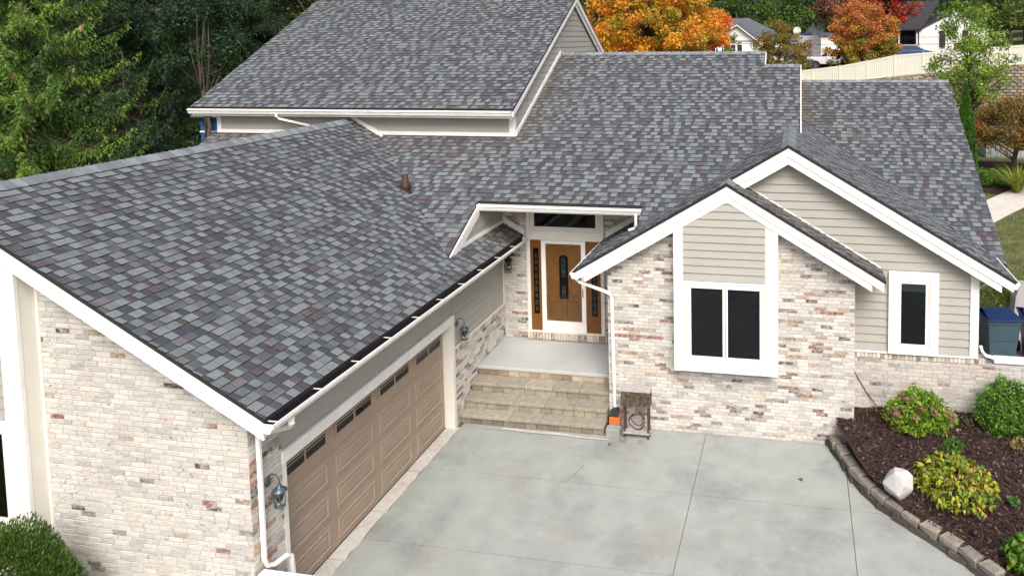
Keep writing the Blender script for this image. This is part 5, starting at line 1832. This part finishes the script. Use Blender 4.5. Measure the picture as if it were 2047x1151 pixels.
for x in (-1.75, 1.85):
    for y in (.06, 1.84): wheel(tk, x, y, .4, .4)
    MB().lathe([(.40, -.01), (.47, -.012), (.47, .01), (.40, .012)], (x, -.005, .42), 20, ax=Matrix(((1, 0, 0), (0, 0, 1), (0, -1, 0)))).build('wheel_arch', 'black_plastic', tk)

rv = empty('camper_trailer', (7.9, 60, gz(7.9, 60)), .15, 'tall white camper trailer parked behind the pickup truck', 'camper')
b_ = MB().prism([(-1.2, 0, .5), (1.25, 0, .5), (1.25, 0, 2.8), (1.0, 0, 3.15), (-1.2, 0, 3.15)], (0, 6, 0)).build('body', 'house_white', rv); bevel(b_, .1, 3)
MB().box(-.25, -.02, .8, .3, -.005, 2.3).build('door', 'shed_board', rv)
MB().box(-1.0, .3, 3.15, .4, 2, 3.4).build('roof_unit', 'blue_paint', rv)
for y in (2.5, 3.4): wheel(rv, 0, y, .36, .36)
for sx in (-1.1, 1.1): wheel(rv, sx, 3, .36, .36)
ds = empty('satellite_dish', (6.9, 59.2, gz(6.9, 59.2)), 0, 'round white satellite dish on a pole beside the camper trailer', 'dish')
MB().tube([(0, 0, 0), (0, 0, 3.6)], .04, 6).build('pole', 'house_white', ds)
MB().lathe([(0.02, .0), (.2, .03), (.33, .1), (.36, .14), (.33, .13)], (0, -.1, 3.75), 20, ax=Matrix(((1, 0, 0), (0, 0, -1), (0, 1, 0)))).build('dish', 'house_white', ds, True)

cv = bpy.data.objects.new('covered_boat', blob('covered_boat', 9, (1.9, 1.2, 1.25), .12, 'maroon_cloth', 12, 20, ((-.6, 0, .8, .75), (.6, 0, .8, .8), (0, 0, -1, .9))))
cv.location = (10.0, 57.2, gz(10, 57.2) + .85); link(cv); tag(cv, 'maroon tarpaulin cover peaked over a parked boat behind the pickup truck', 'cover')
bc = empty('blue_car', (16.9, 57, gz(16.9, 57)), 0, 'blue car showing its roof above the vinyl fence before the white house', 'car')
bevel(MB().prism([(-2.1, 0, .35), (2.1, 0, .35), (2.15, 0, .75), (1.2, 0, .95), (-1.3, 0, 1.0), (-2.1, 0, .85)], (0, 1.75, 0)).build('body', 'blue_paint', bc), .07, 3)
bevel(MB().prism([(-1.4, .1, .97), (1.15, .1, .95), (.5, .2, 1.42), (-.9, .2, 1.45)], (0, 1.5, 0)).build('cabin', 'blue_paint', bc), .07, 3)
MB().prism([(-1.15, .085, 1.02), (.85, .085, 1.0), (.42, .17, 1.33), (-.82, .17, 1.36)], (0, .03, 0)).build('window', 'dark_wall', bc)
for x in (-1.35, 1.35):
    for y in (.08, 1.67): wheel(bc, x, y, .33, .33)
rb = empty('recycling_barrel', (8.0, 51.5, gz(8, 51.5)), 0, 'blue-grey barrel on dark pallets behind the roof edge', 'barrel')
MB().lathe([(.28, .5), (.32, .7), (.32, 1.1), (.27, 1.3), (.2, 1.32)], (0, 0, 0), 14).build('drum', 'bin_grey', rb, True)
MB().box(-.6, -.4, 0, .6, .5, .5).build('pallets', 'dark_wall', rb)

# ------------------------------------------------------------------ power lines
poles = []
for px_, lab in ((-16, 'wooden utility pole standing behind the orange maple'), (44, 'wooden utility pole beyond the white gabled house, out by the far trees')):
    up_ = empty('utility_pole', (px_, 50, gz(px_, 50)), 0, lab, 'utility pole')
    MB().tube([(0, 0, -.5), (0, 0, 11 - gz(px_, 50))], .14, 8, r1=.1).build('pole', 'pale_bark', up_)
    MB().box(-.06, -1.0, 9.6 - gz(px_, 50), .06, 1.0, 9.75 - gz(px_, 50)).build('crossarm', 'pale_bark', up_)
for k, (za, zm, zb, lab) in enumerate(((9.6, 8.05, 9.6, 'topmost thin overhead power line across the far trees'), (8.9, 7.45, 9.0, 'thick middle overhead cable across the far trees'), (8.5, 7.9, 9.2, 'thin overhead wire between the topmost and middle lines'), (8.2, 6.8, 8.4, 'lowest overhead wire just above the camper trailer'))):
    pts = []
    for i in range(41):
        t = i / 40
        base = za + (zb - za) * t
        sag = (za + zb) / 2 - zm
        pts.append((-16 + 60 * t, 50 - .2 * k, base - sag * 4 * t * (1 - t)))
    o = MB().tube(pts, .018 if k == 1 else .011, 5).build('power_line', 'cable'); tag(o, lab, 'power line')

# ------------------------------------------------------------------ trees beyond the house
ORG = [((.74, .33, .035), 5), ((.74, .25, .03), 3), ((.62, .43, .045), 3), ((.30, .30, .04), 3.0), ((.17, .20, .03), 1.5)]
tree('orange_maple', 'big orange and yellow autumn maple rising behind the main roof ridge', (-1.9, 33, gz(-1.9, 33)), (-1.75, 33, 8.7), (4.1, 3.4, 4.3), ORG, 260, 190, .17, .70, .3, limbs=30, shell=.45, jit=.2)
tree('red_tinged_maple', 'smaller red-orange maple at the right flank of the big orange maple', (1.9, 36, gz(1.9, 36)), (1.75, 36, 8.5), (1.0, 1.2, 1.5), [((.72, .20, .03), 4), ((.66, .34, .04), 3), ((.55, .11, .03), 2)], 55, 150, .15, .5, .16, limbs=14)
tree('bronze_tree', 'bronze and olive autumn tree between the white cottage and camper', (5.6, 48, gz(5.6, 48)), (5.6, 48, 6.6), (2.3, 1.8, 2.9), [((.24, .15, .04), 4), ((.20, .18, .03), 4), ((.30, .19, .03), 3), ((.11, .12, .03), 2)], 110, 130, .15, .55, .16, limbs=20, shell=.45)
tree('sparse_sapling', 'thin light green sapling in front of the white cottage', (2.2, 45, gz(2.2, 45)), (2.1, 45, 7.1), (.7, .7, 1.5), [((.19, .27, .05), 4), ((.11, .19, .03), 2)], 26, 34, .16, .3, .06, limbs=16)
tree('orange_cone_tree', 'cone-shaped orange over olive autumn tree behind the vinyl fence', (12.0, 48, gz(12, 48)), (12.0, 48, 7.4), (2.9, 2.2, 3.6), [((.34, .24, .03), 4), ((.20, .20, .03), 4), ((.13, .14, .03), 2), ((.46, .30, .03), 2)], 220, 150, .16, .55, .2, limbs=30, shell=.4, pal_top=[((.56, .22, .06), 4), ((.50, .26, .05), 3), ((.46, .15, .06), 2)])
tree('red_maple', 'bright red maple behind the orange cone-shaped tree', (14.2, 58, gz(14.2, 58)), (14.3, 58, 11.4), (3.3, 3.0, 3.2), [((.46, .05, .035), 4), ((.38, .07, .04), 3), ((.30, .05, .04), 2), ((.34, .14, .07), 2)], 170, 130, .22, .75, .24, limbs=22, shell=.45)
tree('dusky_pink_maple', 'dusky pink-bronze maple left of the bright red maple', (10.6, 57, gz(10.6, 57)), (10.8, 57, 10.6), (2.4, 2.2, 2.7), [((.30, .13, .09), 4), ((.25, .12, .07), 3), ((.17, .13, .05), 2)], 90, 130, .2, .7, .2, limbs=18)
DG = [((.045, .105, .03), 4), ((.065, .14, .03), 3), ((.03, .075, .025), 4), ((.10, .17, .04), 1.5)]
far = [(-6, 86, 12, 6.5, 'deep green tree directly behind the white cottage roof'), (3, 84, 12.5, 6, 'broad mid green tree right of the cottage roof'), (10, 88, 13.5, 6.5, 'dark green tree behind the camper trailer'),
       (17, 92, 14, 7, 'tall dark green tree behind the red maple'), (25, 88, 14, 6.5, 'tall green tree rising behind the black roofed house'), (33, 80, 12, 6.5, 'dark green tree right of the white gabled house'),
       (29, 66, 9.5, 4.2, 'dense dark tree close behind the right end of the vinyl fence'), (41, 86, 13, 7, 'dark green tree furthest along the far hedge line'), (-15, 82, 12.5, 6.5, 'dark green tree left behind the orange maple'), (-25, 84, 13, 7, 'dark green tree beyond the upper roof ridge')]
pr0 = None
for i, (x, y, h_, r_, lab) in enumerate(far):
    b = gz(x, y)
    tr = DG if i != 1 else [((.09, .17, .035), 4), ((.06, .13, .03), 3), ((.13, .20, .04), 2)]
    tree('far_tree', lab, (x, y, b), (x, y, b + h_ * .52), (r_, r_ * .8, h_ * .5), tr, 150, 120, .34, 1.25, .35, limbs=10, shell=.5, group='green trees on the far skyline')
tree('lime_tree', 'yellow-green leafy tree above the fence beside the white gabled house', (24.3, 54, gz(24.3, 54)), (24.0, 54, 10.6), (2.6, 2.4, 2.4), [((.17, .24, .04), 3), ((.11, .18, .04), 3), ((.07, .12, .03), 2)], 70, 110, .2, .7, .2, limbs=18)

# ------------------------------------------------------------------ spruces and broadleaf trees on the left
def spruce_mesh(seed, Ht, Rb, pal, zlo=.08):
    rg = np.random.default_rng(seed)
    wood = MB()
    wood.tube([(0, 0, -.3), (0, 0, Ht * .5), (0, 0, Ht)], .26, 8, r1=.02)
    V, C = [], []
    palc = np.array([p for p, _ in pal]); pw = np.array([q for _, q in pal], float); pw /= pw.sum()
    z = Ht * zlo
    while z < Ht - .3:
        t = z / Ht
        Lb = Rb * (1 - t) ** .75
        for k in range(8):
            a = rg.uniform(0, 6.283)
            L = Lb * rg.uniform(.75, 1.15)
            d = np.array([math.cos(a), math.sin(a), 0.0])
            s = np.array([-d[1], d[0], 0.0])
            z0 = z + rg.uniform(-.15, .15)
            m = max(4, int(L / .085))
            ts = np.linspace(.10, 1, m)
            droop = rg.uniform(.22, .42)
            path = d[None] * (L * ts)[:, None] + np.stack([0 * ts, 0 * ts, z0 - droop * L * np.sin(ts * 2.3) * .8 + .18 * L * ts ** 3], -1)
            wood.tube([tuple(path[0]), tuple(path[m // 2]), tuple(path[-1])], .022 * (1 - t) + .008, 4, r1=.004)
            bc_ = palc[rg.choice(len(palc), p=pw)]
            p = np.repeat(path, 2, 0); tip = np.repeat(ts, 2); n2 = len(p)
            sgn = np.tile([-1.0, 1.0], m)
            tl = (.15 + .45 * (1 - tip) ** .6 * min(1, L / 2.5)) * rg.uniform(.5, 1.3, n2)
            td = s[None] * (sgn * rg.uniform(.3, .95, n2))[:, None] + d[None] * rg.uniform(.2, .75, (n2, 1))
            td[:, 2] -= rg.uniform(.45, 1.3, n2)
            td /= np.linalg.norm(td, axis=1)[:, None]
            for j in range(4):
                q0 = p + td * (tl * j / 4)[:, None]
                q0[:, 2] -= .03 * j * j * tl
                dd = td + rg.normal(0, .38, (n2, 3)); dd /= np.linalg.norm(dd, axis=1)[:, None]
                nn = np.cross(dd, rg.normal(size=(n2, 3))); nn /= np.linalg.norm(nn, axis=1)[:, None]
                l = (tl / 4 * 1.5 + .05)[:, None]; w_ = rg.uniform(.016, .028, (n2, 1))
                V.append(np.stack([q0 - nn * w_ * .5, q0 + dd * l * .5 - nn * w_, q0 + dd * l, q0 + dd * l * .5 + nn * w_], 1))
                C.append(bc_[None] * rg.uniform(.7, 1.35, (n2, 1)))
        z += .26 + .12 * rg.random()
    return wood, np.concatenate(V), np.concatenate(C)


def spruce(label, loc, Ht, Rb, pal, seed, group='tall spruces left of the house'):
    e = empty('spruce_tree', loc, 0, label, 'tree', group)
    wood, V, C = spruce_mesh(seed, Ht, Rb, pal)
    wood.build('trunk', 'bark', e)
    link(bpy.data.objects.new('crown', quads_mesh('crown', V, C, 'needle')), e)
    return e, V


LIT = [((0.133, 0.232, 0.034), 4), ((0.094, 0.184, 0.030), 3), ((0.047, 0.108, 0.025), 2.5)]  # sunlight on the near spruce is put into this yellow-green palette
DRK = [((0.025, 0.061, 0.025), 4), ((0.036, 0.079, 0.032), 3), ((0.018, 0.043, 0.022), 3), ((0.065, 0.108, 0.025), 1)]  # dark green palette with the grove's shade put into the colour
e1, V1 = spruce('spruce coloured as if sunlit, with hanging cones, nearest the garage roof end', (-21.8, 13.0, 1.2), 17.5, 4.6, LIT, 1)
# cones on the near spruce
cm = MB().lathe([(.01, -.10), (.035, -.07), (.045, 0), (.03, .07), (.008, .09)], (0, 0, 0), 8)
cme = mesh_data('cone', cm.v, cm.f, 'cone', smooth=True)
idx = NR.choice(len(V1), 4000)
cnt = 0
for i in idx:
    p = V1[i, 2]
    if cnt < 15 and p[2] > 4 and p[2] < 14 and math.hypot(p[0], p[1]) > 1.6 and p[0] * .75 - p[1] * .66 > 0:
        o = bpy.data.objects.new('cone', cme); o.location = tuple(p + np.array([0, 0, -.08])); o.rotation_euler = (RNG.uniform(-.3, .3), RNG.uniform(-.3, .3), 0)
        o.scale = (1.15, 1.15, 1.35)
        link(o, e1); cnt += 1
spruce('dark spruce standing behind the spruce coloured as if sunlit', (-22.6, 18.6, 1.6), 19, 4.4, DRK, 2)
spruce('deep blue-green spruce deeper in the grove between dark spruces', (-26.5, 20, 1.6), 20, 4.8, DRK, 3)
spruce('tall dark spruce at the rear of the grove by the broadleaf trees', (-23.0, 25.5, 1.9), 20, 4.6, DRK, 4)
spruce('mid green spruce at the outer edge of the grove', (-29.5, 14.5, 1.2), 18, 4.8, [((.07, .12, .025), 3), ((.04, .08, .025), 3), ((.11, .17, .02), 1)], 5)
spruce('low bushy dark spruce tucked beneath the taller spruces', (-19.2, 14.6, 1.2), 6.6, 2.4, DRK, 6)
BL = [((0.040, 0.076, 0.016), 4), ((0.064, 0.096, 0.016), 3), ((0.128, 0.120, 0.016), 1.4), ((0.024, 0.048, 0.016), 3), ((0.240, 0.160, 0.024), .6)]
tree('broadleaf_tree', 'dark broadleaf tree with yellowing leaves behind the upper roof eave', (-20.5, 29, 2.2), (-20.3, 29, 8.8), (4.6, 3.8, 5.6), BL, 200, 150, .2, .85, .3, 'pale_bark', 40, group='broadleaf trees behind the upper roof')
tree('broadleaf_tree', 'darker broadleaf tree with bare forked limb beside the spruces', (-26, 34, 2.4), (-26, 34, 9.5), (5.2, 4.2, 6.4), BL, 190, 150, .22, .95, .32, 'pale_bark', 40, group='broadleaf trees behind the upper roof')
tree('broadleaf_tree', 'dense green broadleaf tree behind the upper roof ridge', (-13.5, 33, 2.6), (-13.5, 33, 8.8), (4.8, 4.0, 5.4), DG, 190, 150, .22, .9, .3, 'pale_bark', 30, group='broadleaf trees behind the upper roof')
tree('undergrowth_tree', 'dark shaded undergrowth tree closing the gap under the spruces', (-33, 30, 1.8), (-33, 30, 6.5), (6, 4, 5.5), DRK, 150, 150, .26, 1.1, .3, 'bark', 20)
tree('hedge_tree', 'dark leafy tree at the far left beyond the spruce grove', (-38, 22, 1.6), (-38, 22, 7), (5.5, 5, 6.5), DRK, 150, 150, .26, 1.1, .3, 'bark', 20)

tree('thin_tree', 'thin dark-stemmed tree in front of the blue shed', (-17.25, 16.3, 1.3), (-17.6, 16.6, 8.6), (1.5, 1.5, 2.4), DRK, 60, 110, .14, .5, .11, 'bark', 14)
for k, (x, y, a) in enumerate(((5.72, .42, .4), (3.4, 3.75, 1.9), (7.2, 3.2, 2.6))):
    lm = hosta_leaf(((.20, .09, .03), (.24, .13, .04), (.16, .08, .03))[k])
    o = bpy.data.objects.new('fallen_leaf', lm); o.location = (x, y, .006); o.rotation_euler = (.1, .05, a); o.scale = (.8, .9, .5)
    link(o)
    tag(o, ('curled brown fallen leaf out on the middle of the driveway', 'tan fallen leaf on concrete in front of the steps', 'brown fallen leaf on concrete before the brick gable wall')[k], 'leaf', 'fallen leaves on the driveway')
